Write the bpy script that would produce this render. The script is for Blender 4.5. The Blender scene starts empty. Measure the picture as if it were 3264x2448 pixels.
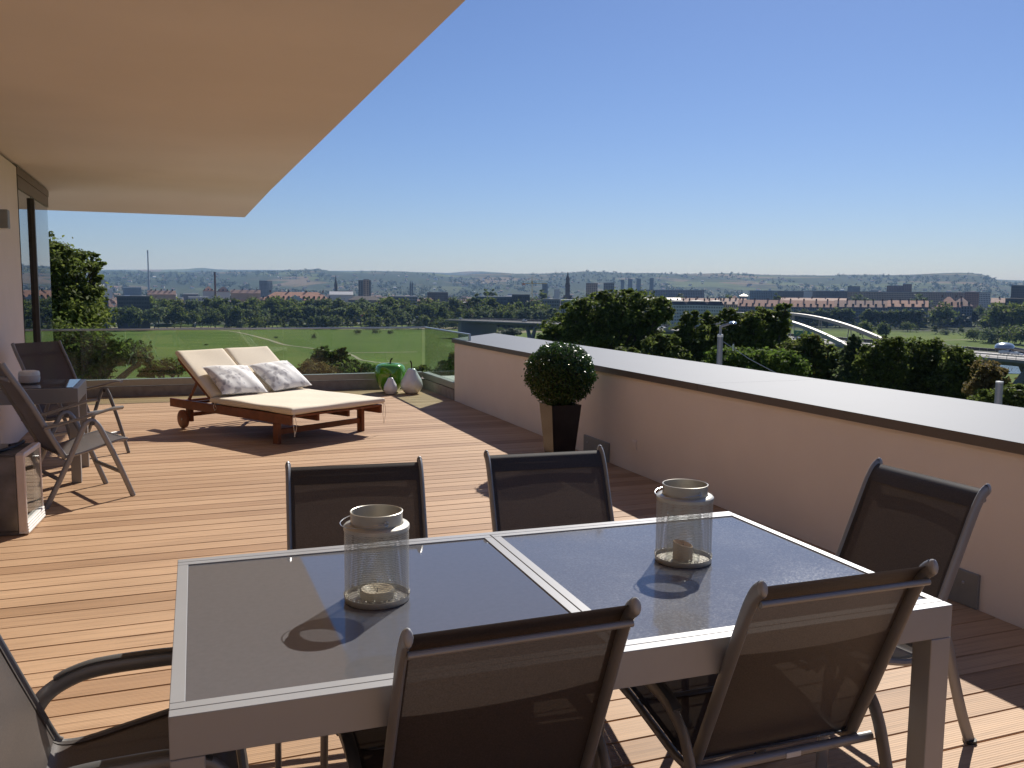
import bpy, math, random
import numpy as np
from math import sin, cos, tan, pi, radians, atan2, hypot, sqrt
from mathutils import Vector, Matrix
random.seed(7); RNG = np.random.default_rng(11)
S = bpy.context.scene
COL = S.collection
# ---------------------------------------------------------------- camera, sky, sun, exposure
CAM_F, CAM_P, CAM_Y, CAM_R, CAM_H = 2815.9, radians(6.0453), radians(-20.9764), radians(0.4954), 1.62
def ray(u, v):
    """direction in the world of a point of the photograph (3264 x 2448), used to survey where things stand"""
    x = (u-1632)/CAM_F; y = (v-1224)/CAM_F
    xc = x*cos(CAM_R)+y*sin(CAM_R); yc = -x*sin(CAM_R)+y*cos(CAM_R)
    fw = cos(CAM_P)-yc*sin(CAM_P); up = -sin(CAM_P)-yc*cos(CAM_P)
    return Vector((-fw*sin(CAM_Y)+xc*cos(CAM_Y), fw*cos(CAM_Y)+xc*sin(CAM_Y), up))
def at(u, v, D):
    d = ray(u, v); h = hypot(d.x, d.y); return Vector((d.x/h*D, d.y/h*D, CAM_H+d.z/h*D))
_f = ray(1632, 1224); _r = ray(1632+CAM_F, 1224)-_f; _u = ray(1632, 1224-CAM_F)-_f
cam = bpy.data.cameras.new('camera'); cam.lens = CAM_F/3264*36; cam.sensor_width = 36
cam.clip_start = 0.05; cam.clip_end = 60000
camo = bpy.data.objects.new('camera', cam); COL.objects.link(camo)
_f.normalize(); _r.normalize(); _u.normalize()
camo.matrix_world = Matrix(((_r.x, _u.x, -_f.x, 0), (_r.y, _u.y, -_f.y, 0), (_r.z, _u.z, -_f.z, CAM_H), (0, 0, 0, 1)))
S.camera = camo
SUN = Vector((.7434, .8374, .9055)).normalized()
W = bpy.data.worlds.new('World'); S.world = W; W.use_nodes = True
nt = W.node_tree; nt.nodes.clear()
sky = nt.nodes.new('ShaderNodeTexSky'); sky.sky_type = 'NISHITA'; sky.sun_disc = False
sky.sun_elevation = math.asin(SUN.z); sky.sun_rotation = atan2(SUN.x, SUN.y)
sky.altitude = 100; sky.air_density = 1.0; sky.dust_density = 0.2; sky.ozone_density = 3.0
bg = nt.nodes.new('ShaderNodeBackground'); bg.inputs['Strength'].default_value = 0.051
wo = nt.nodes.new('ShaderNodeOutputWorld')
skc = nt.nodes.new('ShaderNodeMix'); skc.data_type = 'RGBA'; skc.blend_type = 'MULTIPLY'; skc.inputs[0].default_value = 1; skc.inputs[7].default_value = (.87, .985, 1.32, 1)
nt.links.new(sky.outputs[0], skc.inputs[6]); nt.links.new(skc.outputs[2], bg.inputs[0]); nt.links.new(bg.outputs[0], wo.inputs[0])
sl = bpy.data.lights.new('sun', 'SUN'); sl.energy = 5.0; sl.angle = radians(.53); sl.color = (1.0, .95, .87)
slo = bpy.data.objects.new('sun', sl); COL.objects.link(slo)
slo.rotation_euler = SUN.to_track_quat('Z', 'Y').to_euler(); slo.location = SUN*100
S.view_settings.view_transform = 'Standard'; S.view_settings.look = 'None'
S.view_settings.exposure = 0.33; S.view_settings.gamma = 1; S.view_settings.use_curve_mapping = False
S.render.engine = 'CYCLES'
cy = S.cycles
cy.max_bounces = 8; cy.diffuse_bounces = 4; cy.glossy_bounces = 4; cy.transmission_bounces = 6
cy.transparent_max_bounces = 24; cy.volume_bounces = 0
cy.sample_clamp_indirect = 6; cy.caustics_reflective = False; cy.caustics_refractive = False
cy.use_denoising = True
try: cy.denoiser = 'OPENIMAGEDENOISE'; cy.denoising_input_passes = 'RGB_ALBEDO_NORMAL'; cy.denoising_prefilter = 'ACCURATE'
except Exception: pass
# ---------------------------------------------------------------- materials
def new_mat(name):
    m = bpy.data.materials.new(name); m.use_nodes = True
    n = m.node_tree; b = n.nodes['Principled BSDF']; return m, n, b
def N(n, t, **kw):
    x = n.nodes.new(t)
    for k, v in kw.items():
        if k in x.inputs: x.inputs[k].default_value = v
        else: setattr(x, k, v)
    return x
def ramp(n, stops):
    r = n.nodes.new('ShaderNodeValToRGB'); e = r.color_ramp.elements
    while len(e) < len(stops): e.new(.5)
    for k, (p, c) in enumerate(stops): e[k].position = p; e[k].color = (*c, 1)
    return r
def coords(n, scale=(1, 1, 1), kind='Object'):
    t = n.nodes.new('ShaderNodeTexCoord'); m = n.nodes.new('ShaderNodeMapping'); m.inputs['Scale'].default_value = scale
    n.links.new(t.outputs[kind], m.inputs[0]); return m.outputs[0]
def worldpos(n, scale=(1, 1, 1)):
    t = n.nodes.new('ShaderNodeNewGeometry'); m = n.nodes.new('ShaderNodeMapping'); m.inputs['Scale'].default_value = scale
    n.links.new(t.outputs['Position'], m.inputs[0]); return m.outputs[0]
def simple(name, col, rough=.6, metal=0., var=.12, scale=20, bump=0., bscale=200, spec=.5, coat=0., dirt=None):
    m, n, b = new_mat(name)
    b.inputs['Roughness'].default_value = rough; b.inputs['Metallic'].default_value = metal
    b.inputs['Specular IOR Level'].default_value = spec; b.inputs['Coat Weight'].default_value = coat
    c = coords(n)
    t = N(n, 'ShaderNodeTexNoise', Scale=scale, Detail=5.); n.links.new(c, t.inputs['Vector'])
    r = ramp(n, [(.25, tuple(x*(1-var) for x in col)), (.75, tuple(min(1, x*(1+var)) for x in col))])
    n.links.new(t.outputs['Fac'], r.inputs[0])
    n.links.new(r.outputs[0], b.inputs['Base Color'])
    if bump:
        t2 = N(n, 'ShaderNodeTexNoise', Scale=bscale, Detail=3.); n.links.new(c, t2.inputs['Vector'])
        bp = N(n, 'ShaderNodeBump', Strength=bump, Distance=.004); n.links.new(t2.outputs['Fac'], bp.inputs['Height'])
        n.links.new(bp.outputs[0], b.inputs['Normal'])
    return m
def mat_plank():
    m, n, b = new_mat('deck_wood')
    oi = n.nodes.new('ShaderNodeObjectInfo')
    r1 = ramp(n, [(0, (.37, .22, .122)), (.18, (.395, .24, .133)), (.28, (.455, .285, .165)), (1, (.505, .325, .192))])
    n.links.new(oi.outputs['Random'], r1.inputs[0])
    c = coords(n, (1.2, 38, 1)); off = N(n, 'ShaderNodeVectorMath', operation='ADD'); n.links.new(c, off.inputs[0])
    mul = N(n, 'ShaderNodeVectorMath', operation='SCALE'); mul.inputs[0].default_value = (31, 17, 5); n.links.new(oi.outputs['Random'], mul.inputs['Scale'])
    n.links.new(mul.outputs[0], off.inputs[1])
    t = N(n, 'ShaderNodeTexNoise', Scale=1.6, Detail=9., Roughness=.68); n.links.new(off.outputs[0], t.inputs['Vector'])
    g = ramp(n, [(.30, (.62, .60, .58)), (.5, (1, 1, 1)), (.75, (1.12, 1.12, 1.1))]); n.links.new(t.outputs['Fac'], g.inputs[0])
    mx = N(n, 'ShaderNodeMix', data_type='RGBA', blend_type='MULTIPLY'); mx.inputs[0].default_value = .8
    n.links.new(r1.outputs[0], mx.inputs[6]); n.links.new(g.outputs[0], mx.inputs[7])
    # broad weathered stains crossing boards
    wp = worldpos(n, (.55, 1.6, 1)); t3 = N(n, 'ShaderNodeTexNoise', Scale=1.1, Detail=4.); n.links.new(wp, t3.inputs['Vector'])
    g3 = ramp(n, [(.3, (.84, .82, .80)), (.62, (1.03, 1.03, 1.03))]); n.links.new(t3.outputs['Fac'], g3.inputs[0])
    mx2 = N(n, 'ShaderNodeMix', data_type='RGBA', blend_type='MULTIPLY'); mx2.inputs[0].default_value = .9
    n.links.new(mx.outputs[2], mx2.inputs[6]); n.links.new(g3.outputs[0], mx2.inputs[7]); n.links.new(mx2.outputs[2], b.inputs['Base Color'])
    b.inputs['Roughness'].default_value = .62; b.inputs['Specular IOR Level'].default_value = .3
    wv = N(n, 'ShaderNodeTexWave', wave_type='BANDS', bands_direction='Y', Scale=26., Distortion=.25); wv.inputs['Detail Scale'].default_value = 1.5
    n.links.new(coords(n), wv.inputs['Vector'])
    bp = N(n, 'ShaderNodeBump', Strength=.55, Distance=.0016); n.links.new(wv.outputs['Fac'], bp.inputs['Height'])
    bp2 = N(n, 'ShaderNodeBump', Strength=.35, Distance=.0015); n.links.new(t.outputs['Fac'], bp2.inputs['Height']); n.links.new(bp.outputs[0], bp2.inputs['Normal'])
    n.links.new(bp2.outputs[0], b.inputs['Normal']); return m
def mat_glass(name, tint, refl=1.0, rough=0.0, ior=1.5, dirt=.03):
    """a thin pane: clear with a Fresnel reflection and a trace of dust"""
    m, n, b = new_mat(name); n.nodes.remove(b); out = n.nodes['Material Output']
    tr = N(n, 'ShaderNodeBsdfTransparent'); tr.inputs[0].default_value = (*tint, 1)
    gl = N(n, 'ShaderNodeBsdfGlossy', Roughness=rough)
    fr = N(n, 'ShaderNodeFresnel'); gm = n.nodes.new('ShaderNodeNewGeometry')     # same reflection from both faces of the pane
    mr = N(n, 'ShaderNodeMapRange'); mr.inputs['To Min'].default_value = ior; mr.inputs['To Max'].default_value = 1/ior
    n.links.new(gm.outputs['Backfacing'], mr.inputs[0]); n.links.new(mr.outputs[0], fr.inputs['IOR'])
    mul = N(n, 'ShaderNodeMath', operation='MULTIPLY'); mul.inputs[1].default_value = refl; n.links.new(fr.outputs[0], mul.inputs[0])
    mx = N(n, 'ShaderNodeMixShader'); n.links.new(mul.outputs[0], mx.inputs[0]); n.links.new(tr.outputs[0], mx.inputs[1]); n.links.new(gl.outputs[0], mx.inputs[2])
    df = N(n, 'ShaderNodeBsdfDiffuse'); df.inputs[0].default_value = (.7, .7, .66, 1)
    t = N(n, 'ShaderNodeTexNoise', Scale=3., Detail=6.); n.links.new(coords(n), t.inputs['Vector'])
    r = ramp(n, [(.35, (0, 0, 0)), (.8, (dirt*2,)*3)]); n.links.new(t.outputs['Fac'], r.inputs[0])
    m2 = N(n, 'ShaderNodeMixShader'); n.links.new(r.outputs[0], m2.inputs[0]); n.links.new(mx.outputs[0], m2.inputs[1]); n.links.new(df.outputs[0], m2.inputs[2])
    n.links.new(m2.outputs[0], out.inputs[0]); return m
def mat_sling(name, col, see=.2, transl=.35):
    """woven synthetic mesh: threads that let some light through and leave pinholes"""
    m, n, b = new_mat(name); out = n.nodes['Material Output']
    b.inputs['Roughness'].default_value = .48; b.inputs['Specular IOR Level'].default_value = .5; b.inputs['Sheen Weight'].default_value = .3; b.inputs['Sheen Roughness'].default_value = .4
    c = coords(n)
    t = N(n, 'ShaderNodeTexNoise', Scale=260., Detail=2.); n.links.new(c, t.inputs['Vector'])
    r = ramp(n, [(.3, tuple(x*.75 for x in col)), (.7, tuple(x*1.3 for x in col))]); n.links.new(t.outputs['Fac'], r.inputs[0]); n.links.new(r.outputs[0], b.inputs['Base Color'])
    tl = N(n, 'ShaderNodeBsdfTranslucent'); n.links.new(r.outputs[0], tl.inputs[0])
    m1 = N(n, 'ShaderNodeMixShader'); m1.inputs[0].default_value = transl; n.links.new(b.outputs[0], m1.inputs[1]); n.links.new(tl.outputs[0], m1.inputs[2])
    tr = N(n, 'ShaderNodeBsdfTransparent')
    m2 = N(n, 'ShaderNodeMixShader'); m2.inputs[0].default_value = see; n.links.new(m1.outputs[0], m2.inputs[1]); n.links.new(tr.outputs[0], m2.inputs[2])
    n.links.new(m2.outputs[0], out.inputs[0]); return m
def mat_leaf(name, stops, transl=.3, rough=.6, spec=.12):
    m, n, b = new_mat(name); out = n.nodes['Material Output']
    b.inputs['Roughness'].default_value = rough; b.inputs['Specular IOR Level'].default_value = spec
    g = n.nodes.new('ShaderNodeNewGeometry'); r = ramp(n, stops)
    oi = n.nodes.new('ShaderNodeObjectInfo')
    ad = N(n, 'ShaderNodeMath', operation='MULTIPLY_ADD'); ad.inputs[1].default_value = .8; n.links.new(g.outputs['Random Per Island'], ad.inputs[0])
    m3 = N(n, 'ShaderNodeMath', operation='MULTIPLY'); m3.inputs[1].default_value = .2; n.links.new(oi.outputs['Random'], m3.inputs[0]); n.links.new(m3.outputs[0], ad.inputs[2])
    n.links.new(ad.outputs[0], r.inputs[0]); n.links.new(r.outputs[0], b.inputs['Base Color'])
    tl = N(n, 'ShaderNodeBsdfTranslucent'); n.links.new(r.outputs[0], tl.inputs[0])
    m1 = N(n, 'ShaderNodeMixShader'); m1.inputs[0].default_value = transl; n.links.new(b.outputs[0], m1.inputs[1]); n.links.new(tl.outputs[0], m1.inputs[2])
    n.links.new(m1.outputs[0], out.inputs[0]); return m
M = {}
M['plank'] = mat_plank()
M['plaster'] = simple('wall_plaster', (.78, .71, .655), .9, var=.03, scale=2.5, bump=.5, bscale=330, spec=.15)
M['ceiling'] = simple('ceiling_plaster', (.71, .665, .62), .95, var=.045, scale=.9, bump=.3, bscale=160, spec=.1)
M['coping'] = simple('coping_sheet_metal', (.076, .094, .130), .62, .0, var=.04, scale=1.4, spec=.3)  # bluish: the sky's reflection on the top is put into this colour
M['coping_edge'] = simple('coping_edge_metal', (.115, .098, .085), .5, .2, var=.06)
M['alu'] = simple('grey_aluminium', (.27, .265, .265), .40, .35, var=.03, scale=8)
M['alu_table'] = simple('pale_aluminium', (.34, .342, .35), .42, .2, var=.03, scale=6)
M['alu_dark'] = simple('anthracite_metal', (.085, .08, .078), .45, .3, var=.08)
M['channel'] = simple('channel_metal', (.36, .345, .32), .4, .4, var=.05)
M['rail'] = simple('steel_rail', (.52, .54, .57), .28, .9, var=.03)
M['concrete'] = simple('upstand_concrete', (.33, .29, .26), .9, var=.2, scale=9, bump=.4)
M['plate'] = simple('grey_plate', (.24, .25, .25), .5, .3, var=.06)
M['sling'] = mat_sling('sling_mesh', (.058, .044, .037), .013, .24)
M['hem'] = mat_sling('sling_hem', (.054, .042, .036), .008, .24)
M['sling2'] = mat_sling('recliner_mesh', (.085, .062, .050), .03, .30)
M['plastic'] = simple('pale_plastic_cap', (.62, .62, .60), .35, 0, var=.04)
M['armrest'] = simple('armrest_plastic', (.10, .10, .10), .3, 0, var=.05)
M['tglass'] = simple('table_glass', (.118, .117, .126), .035, 0, var=.05, scale=60, spec=.85)
def mat_spotted():
    m, n, b = new_mat('table_glass_spotted'); b.inputs['Roughness'].default_value = .05; b.inputs['Specular IOR Level'].default_value = .85
    c = coords(n); v = N(n, 'ShaderNodeTexNoise', Scale=150., Detail=4., Roughness=.8); n.links.new(c, v.inputs['Vector'])
    w = N(n, 'ShaderNodeTexNoise', Scale=2.2, Detail=3.); n.links.new(c, w.inputs['Vector'])
    ad = N(n, 'ShaderNodeMath', operation='MULTIPLY_ADD'); ad.inputs[1].default_value = .45; n.links.new(w.outputs['Fac'], ad.inputs[0]); n.links.new(v.outputs['Fac'], ad.inputs[2])
    r = ramp(n, [(.62, (.132, .134, .148)), (.86, (.175, .18, .20)), (1, (.27, .28, .30))]); n.links.new(ad.outputs[0], r.inputs[0]); n.links.new(r.outputs[0], b.inputs['Base Color'])
    r2 = ramp(n, [(.6, (.04, .04, .04)), (.95, (.25, .25, .25))]); n.links.new(ad.outputs[0], r2.inputs[0]); n.links.new(r2.outputs[0], b.inputs['Roughness']); return m
M['tglass_spot'] = mat_spotted()
M['pane'] = mat_glass('balustrade_glass', (.86, .93, .85), 1.0, dirt=.035)
M['win'] = mat_glass('window_glass', (.55, .60, .60), 1.35, dirt=.0)
M['clear'] = mat_glass('clear_glass', (.97, .98, .97), 1.0, dirt=.01)
M['frame'] = simple('window_frame_brown', (.16, .125, .105), .45, .2, var=.05)
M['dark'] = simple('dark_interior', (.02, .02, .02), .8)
M['tan_metal'] = simple('champagne_metal', (.52, .49, .42), .36, .45, var=.05, scale=30)
M['wire'] = simple('mesh_wire', (.55, .53, .47), .38, .5, var=.08)
M['wax'] = simple('candle_wax', (.80, .66, .48), .5, var=.06, scale=40)
M['wax2'] = simple('candle_wax_tan', (.68, .47, .29), .5, var=.08, scale=40)
M['wick'] = simple('wick', (.03, .025, .02), .9)
M['teak'] = simple('red_hardwood', (.19, .062, .026), .42, var=.3, scale=9, spec=.45, bump=.15, bscale=60)
M['cushion'] = simple('cream_canvas', (.78, .695, .565), .9, var=.025, scale=60, bump=.3, bscale=420, spec=.1)
M['cord'] = simple('cream_cord', (.78, .72, .62), .9)
M['green'] = simple('green_lacquer', (.11, .34, .015), .10, 0, var=.28, scale=3, spec=.6, coat=.6)
M['white_glaze'] = simple('white_glaze', (.88, .87, .86), .16, 0, var=.03, scale=5, spec=.5, coat=.3)
M['stem'] = simple('stem_brown', (.035, .022, .014), .5)
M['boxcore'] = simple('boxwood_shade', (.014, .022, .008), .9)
M['pot'] = simple('dark_lacquer_pot', (.020, .017, .017), .2, 0, var=.25, scale=8, spec=.4)
M['bark'] = simple('bark', (.085, .065, .045), .95, var=.3, scale=12)
M['fridge_side'] = simple('grey_printed_steel', (.20, .195, .19), .32, .6, var=.42, scale=7)
M['fridge_frame'] = simple('beige_trim', (.66, .58, .53), .35, .1, var=.03)
M['white_plastic'] = simple('white_plastic', (.80, .78, .74), .4)
M['rubber'] = simple('black_rubber', (.02, .02, .02), .6)
def mat_pillow():
    m, n, b = new_mat('pillow_print'); b.inputs['Roughness'].default_value = .9; b.inputs['Specular IOR Level'].default_value = .1
    c = coords(n); d = N(n, 'ShaderNodeTexNoise', Scale=5., Detail=3.); n.links.new(c, d.inputs['Vector'])
    av = N(n, 'ShaderNodeMix', data_type='RGBA'); av.inputs[0].default_value = .25; n.links.new(c, av.inputs[6]); n.links.new(d.outputs['Color'], av.inputs[7])
    v = N(n, 'ShaderNodeTexVoronoi', Scale=17.); n.links.new(av.outputs[2], v.inputs['Vector'])
    t = N(n, 'ShaderNodeTexNoise', Scale=6.5, Detail=4.); n.links.new(c, t.inputs['Vector'])
    s = N(n, 'ShaderNodeMath', operation='MULTIPLY_ADD'); s.inputs[1].default_value = .55; n.links.new(v.outputs['Distance'], s.inputs[0]); n.links.new(t.outputs['Fac'], s.inputs[2])
    r = ramp(n, [(.52, (.42, .41, .42)), (.64, (.60, .59, .60)), (.76, (.82, .81, .79))]); n.links.new(s.outputs[0], r.inputs[0])
    n.links.new(r.outputs[0], b.inputs['Base Color'])
    bp = N(n, 'ShaderNodeBump', Strength=.25, Distance=.01); n.links.new(t.outputs['Fac'], bp.inputs['Height']); n.links.new(bp.outputs[0], b.inputs['Normal']); return m
M['pillow'] = mat_pillow()
LEAF = {
 'deep': mat_leaf('leaf_deep', [(0, (.045, .066, .018)), (.5, (.095, .135, .030)), (.9, (.17, .20, .048)), (1, (.22, .16, .045))], .6),
 'lime': mat_leaf('leaf_lime', [(0, (.05, .085, .016)), (.5, (.10, .165, .028)), (1, (.18, .23, .05))], .6),
 'olive': mat_leaf('leaf_olive', [(0, (.052, .070, .018)), (.5, (.105, .142, .030)), (.95, (.17, .20, .05)), (1, (.26, .16, .045))], .6),
 'cool': mat_leaf('leaf_cool', [(0, (.045, .066, .030)), (.5, (.092, .13, .055)), (1, (.16, .19, .08))], .58),
 'rust': mat_leaf('leaf_rust', [(0, (.075, .058, .026)), (.5, (.14, .105, .040)), (1, (.19, .16, .055))], .58),
 'far': mat_leaf('leaf_far', [(0, (.042, .056, .028)), (1, (.072, .090, .042))], .35),
 'box': mat_leaf('leaf_box', [(0, (.018, .046, .009)), (.6, (.046, .10, .018)), (1, (.08, .15, .03))], .35, .27, .6),
 'silver': mat_leaf('leaf_silver', [(0, (.12, .14, .10)), (1, (.22, .24, .18))]),
}
# ---------------------------------------------------------------- mesh helpers
class B:
    def __init__(s): s.v = []; s.f = []
    def add(s, vs, fs):
        o = len(s.v); s.v += [tuple(p) for p in vs]; s.f += [tuple(i+o for i in f) for f in fs]; return s
    def box(s, c, d, rz=0, bev=0, tilt=None):
        x, y, z = d[0]/2, d[1]/2, d[2]/2; R = Matrix.Rotation(rz, 3, 'Z')
        if tilt is not None: R = tilt
        if bev <= 0:
            vs = [(-x,-y,-z),(x,-y,-z),(x,y,-z),(-x,y,-z),(-x,-y,z),(x,-y,z),(x,y,z),(-x,y,z)]
            fs = [(3,2,1,0),(4,5,6,7),(0,1,5,4),(1,2,6,5),(2,3,7,6),(3,0,4,7)]
        else:
            b = min(bev, x*.95, y*.95, z*.95); vs = []; idx = {}
            for sx in (-1, 1):
                for sy in (-1, 1):
                    for sz in (-1, 1):
                        for ax in range(3):
                            p = [sx*(x-b), sy*(y-b), sz*(z-b)]; p[ax] = (sx*x, sy*y, sz*z)[ax]
                            idx[sx, sy, sz, ax] = len(vs); vs.append(p)
            fs = []
            for ax in range(3):
                o = [k for k in range(3) if k != ax]
                for sg in (-1, 1):
                    q = []
                    for a, c2 in ((-1,-1),(1,-1),(1,1),(-1,1)):
                        t = [0, 0, 0]; t[ax] = sg; t[o[0]] = a; t[o[1]] = c2; q.append(idx[t[0], t[1], t[2], ax])
                    if (sg < 0) != (ax == 1): q = q[::-1]
                    fs.append(tuple(q))
            for ax in range(3):
                o = [k for k in range(3) if k != ax]
                for a in (-1, 1):
                    for c2 in (-1, 1):
                        q = []
                        for sg, w in ((-1, 0), (1, 0), (1, 1), (-1, 1)):
                            t = [0, 0, 0]; t[ax] = sg; t[o[0]] = a; t[o[1]] = c2; q.append(idx[t[0], t[1], t[2], o[w]])
                        fs.append(tuple(q))
            for k in [(a, c2, d2) for a in (-1, 1) for c2 in (-1, 1) for d2 in (-1, 1)]:
                fs.append(tuple(idx[k[0], k[1], k[2], ax] for ax in range(3)))
        return s.add([Vector(c)+R @ Vector(p) for p in vs], fs)
    def tube(s, path, r, n=8, cap=True, flat=None, closed=False, up=None):
        """sweep a circle (or a flat oval: flat=(a, b), b along up) along a path; r may be a list"""
        P = [Vector(p) for p in path]; m = len(P); rings = []
        upv = Vector(up) if up else None; prev = None
        for i in range(m):
            a = P[(i-1) % m] if (closed or i) else P[i]; b2 = P[(i+1) % m] if (closed or i < m-1) else P[i]
            t = (b2-a).normalized()
            if upv is not None: side = t.cross(upv)
            elif prev is None: side = t.cross(Vector((0, 0, 1))) if abs(t.z) < .95 else t.cross(Vector((1, 0, 0)))
            else: side = prev-t*prev.dot(t)
            if side.length < 1e-6: side = t.orthogonal()
            side.normalize(); prev = side; nn = side.cross(t)
            rr = r[i] if isinstance(r, (list, tuple)) else r
            ra, rb = (rr, rr) if flat is None else flat
            rings.append([P[i]+side*ra*cos(2*pi*k/n)+nn*rb*sin(2*pi*k/n) for k in range(n)])
        vs = [q for g in rings for q in g]; fs = []
        for i in range(m if closed else m-1):
            j = (i+1) % m
            for k in range(n): fs.append((i*n+k, i*n+(k+1) % n, j*n+(k+1) % n, j*n+k))
        if cap and not closed: fs += [tuple(range(n))[::-1], tuple((m-1)*n+k for k in range(n))]
        return s.add(vs, fs)
    def lathe(s, prof, n=32, c=(0, 0, 0), wob=None):
        vs = []; fs = []; m = len(prof)
        for i, (r, z) in enumerate(prof):
            for k in range(n):
                a = 2*pi*k/n; w = wob(a, i/(m-1)) if wob else 1
                vs.append((c[0]+r*w*cos(a), c[1]+r*w*sin(a), c[2]+z))
        for i in range(m-1):
            for k in range(n): fs.append((i*n+k, i*n+(k+1) % n, (i+1)*n+(k+1) % n, (i+1)*n+k))
        return s.add(vs, fs)
    def prism(s, pts, z0, z1):
        n = len(pts); vs = [(p[0], p[1], z0) for p in pts]+[(p[0], p[1], z1) for p in pts]
        return s.add(vs, [tuple(range(n))[::-1], tuple(range(n, 2*n))]+[(k, (k+1) % n, n+(k+1) % n, n+k) for k in range(n)])
    def extrude(s, pts, x0, x1):
        """outline in the y-z plane carried from x0 to x1"""
        n = len(pts); vs = [(x0, p[0], p[1]) for p in pts]+[(x1, p[0], p[1]) for p in pts]
        return s.add(vs, [tuple(range(n)), tuple(range(n, 2*n))[::-1]]+[(k, n+k, n+(k+1) % n, (k+1) % n) for k in range(n)])
    def grid(s, fn, nu, nv):
        vs = [fn(i/(nu-1), j/(nv-1)) for i in range(nu) for j in range(nv)]
        return s.add(vs, [(i*nv+j, (i+1)*nv+j, (i+1)*nv+j+1, i*nv+j+1) for i in range(nu-1) for j in range(nv-1)])
    def obj(s, name, mat, parent=None, smooth=False, loc=None, rotz=None, fix=True):
        me = bpy.data.meshes.new(name); me.from_pydata(s.v, [], s.f)
        if fix:
            import bmesh
            bm = bmesh.new(); bm.from_mesh(me); bmesh.ops.recalc_face_normals(bm, faces=bm.faces); bm.to_mesh(me); bm.free()
        me.materials.append(M[mat] if isinstance(mat, str) else mat)
        if smooth:
            me.polygons.foreach_set('use_smooth', [True]*len(me.polygons))
            if smooth != 'all':
                try: me.set_sharp_from_angle(angle=radians(38))
                except Exception: pass
        me.update()
        return link(name, me, parent, loc, rotz)
def link(name, me, parent=None, loc=None, rotz=None):
    o = bpy.data.objects.new(name, me); COL.objects.link(o)
    if parent: o.parent = parent
    if loc is not None: o.location = loc
    if rotz is not None: o.rotation_euler.z = rotz
    return o
def quads_mesh(name, V, mat):
    """V: (n,4,3) array of separate leaf quads"""
    n = len(V); me = bpy.data.meshes.new(name)
    me.vertices.add(n*4); me.vertices.foreach_set('co', V.reshape(-1).astype(np.float32))
    me.loops.add(n*4); me.loops.foreach_set('vertex_index', np.arange(n*4, dtype=np.int32))
    me.polygons.add(n); me.polygons.foreach_set('loop_start', np.arange(0, n*4, 4, dtype=np.int32)); me.polygons.foreach_set('loop_total', np.full(n, 4, np.int32))
    me.materials.append(mat); me.update(calc_edges=True); return me
def tag(o, label=None, cat=None, group=None, kind=None):
    if label: o['label'] = label
    if cat: o['category'] = cat
    if group: o['group'] = group
    if kind: o['kind'] = kind
    return o
def thing(name, label, cat, loc=(0, 0, 0), rotz=0, group=None):
    o = bpy.data.objects.new(name, None); COL.objects.link(o); o.location = loc; o.rotation_euler = (0, 0, rotz)
    o.empty_display_size = .1
    return tag(o, label, cat, group)
def copy_thing(o, loc, rotz, label, scale=None):
    """a copy of a thing with its parts and sub-parts, sharing their meshes"""
    c = o.copy(); COL.objects.link(c); c.location = loc; c.rotation_euler = (0, 0, rotz); c['label'] = label
    if scale is not None: c.scale = scale
    for ch in o.children:
        d = ch.copy(); COL.objects.link(d); d.parent = c
        for g in ch.children:
            e = g.copy(); COL.objects.link(e); e.parent = d
    return c
def smoothpath(pts, sub=4):
    """Catmull-Rom through the points"""
    P = [Vector(p) for p in pts]; out = []
    for i in range(len(P)-1):
        p0 = P[i-1] if i else P[0]*2-P[1]; p1, p2 = P[i], P[i+1]; p3 = P[i+2] if i+2 < len(P) else P[-1]*2-P[-2]
        for k in range(sub):
            t = k/sub; out.append(.5*((2*p1)+(p2-p0)*t+(2*p0-5*p1+4*p2-p3)*t*t+(3*p1-p0-3*p2+p3)*t**3))
    out.append(P[-1]); return out
HAZE = 6.5e-5
# ================================================================ terrace: deck, house, parapet, balustrade
DX0, DX1, DY0, DY1 = -1.56, 3.838, -5.0, 14.247
deck = tag(B().box(((DX0+DX1)/2, (DY0+DY1)/2, -.07), (DX1-DX0, DY1-DY0, .05)).obj('deck', 'rubber'), kind='structure')
pm = B().box((0, 0, -.013), (DX1-DX0-.004, .1442, .026), bev=.003)
plank0 = None
for k in range(int(DY0/.15), int(DY1/.15)+1):
    y = k*.15-.003+.075
    if y < DY0+.08 or y > DY1-.07: continue
    if plank0 is None: plank0 = pm.obj('plank', 'plank', deck, loc=((DX0+DX1)/2, y, 0))
    else:
        p = plank0.copy(); COL.objects.link(p); p.parent = deck; p.location = ((DX0+DX1)/2+random.uniform(-.001, .001), y, random.uniform(-.0012, .0004)); p.rotation_euler.z = random.uniform(-.0002, .0002)

HX = -1.56; SZ = 2.93
house = thing('terrace_house', 'pale rendered house with deep flat overhang above the wooden terrace', 'house', (0, 0, 0))
B().box(((HX-9)/2, 2.6, 1.3), (9+HX, 17.14, 3.24)).obj('wall', 'plaster', house)                    # up to the window
B().box((-3.9, -5.4, 1.3), (14, .7, 3.24)).obj('rear_wall', 'plaster', house) if False else None
B().box((-1.9, 4.0, -6.3), (13.4, 20.3, 12.0)).obj('lower_storeys', 'plaster', house)
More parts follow.
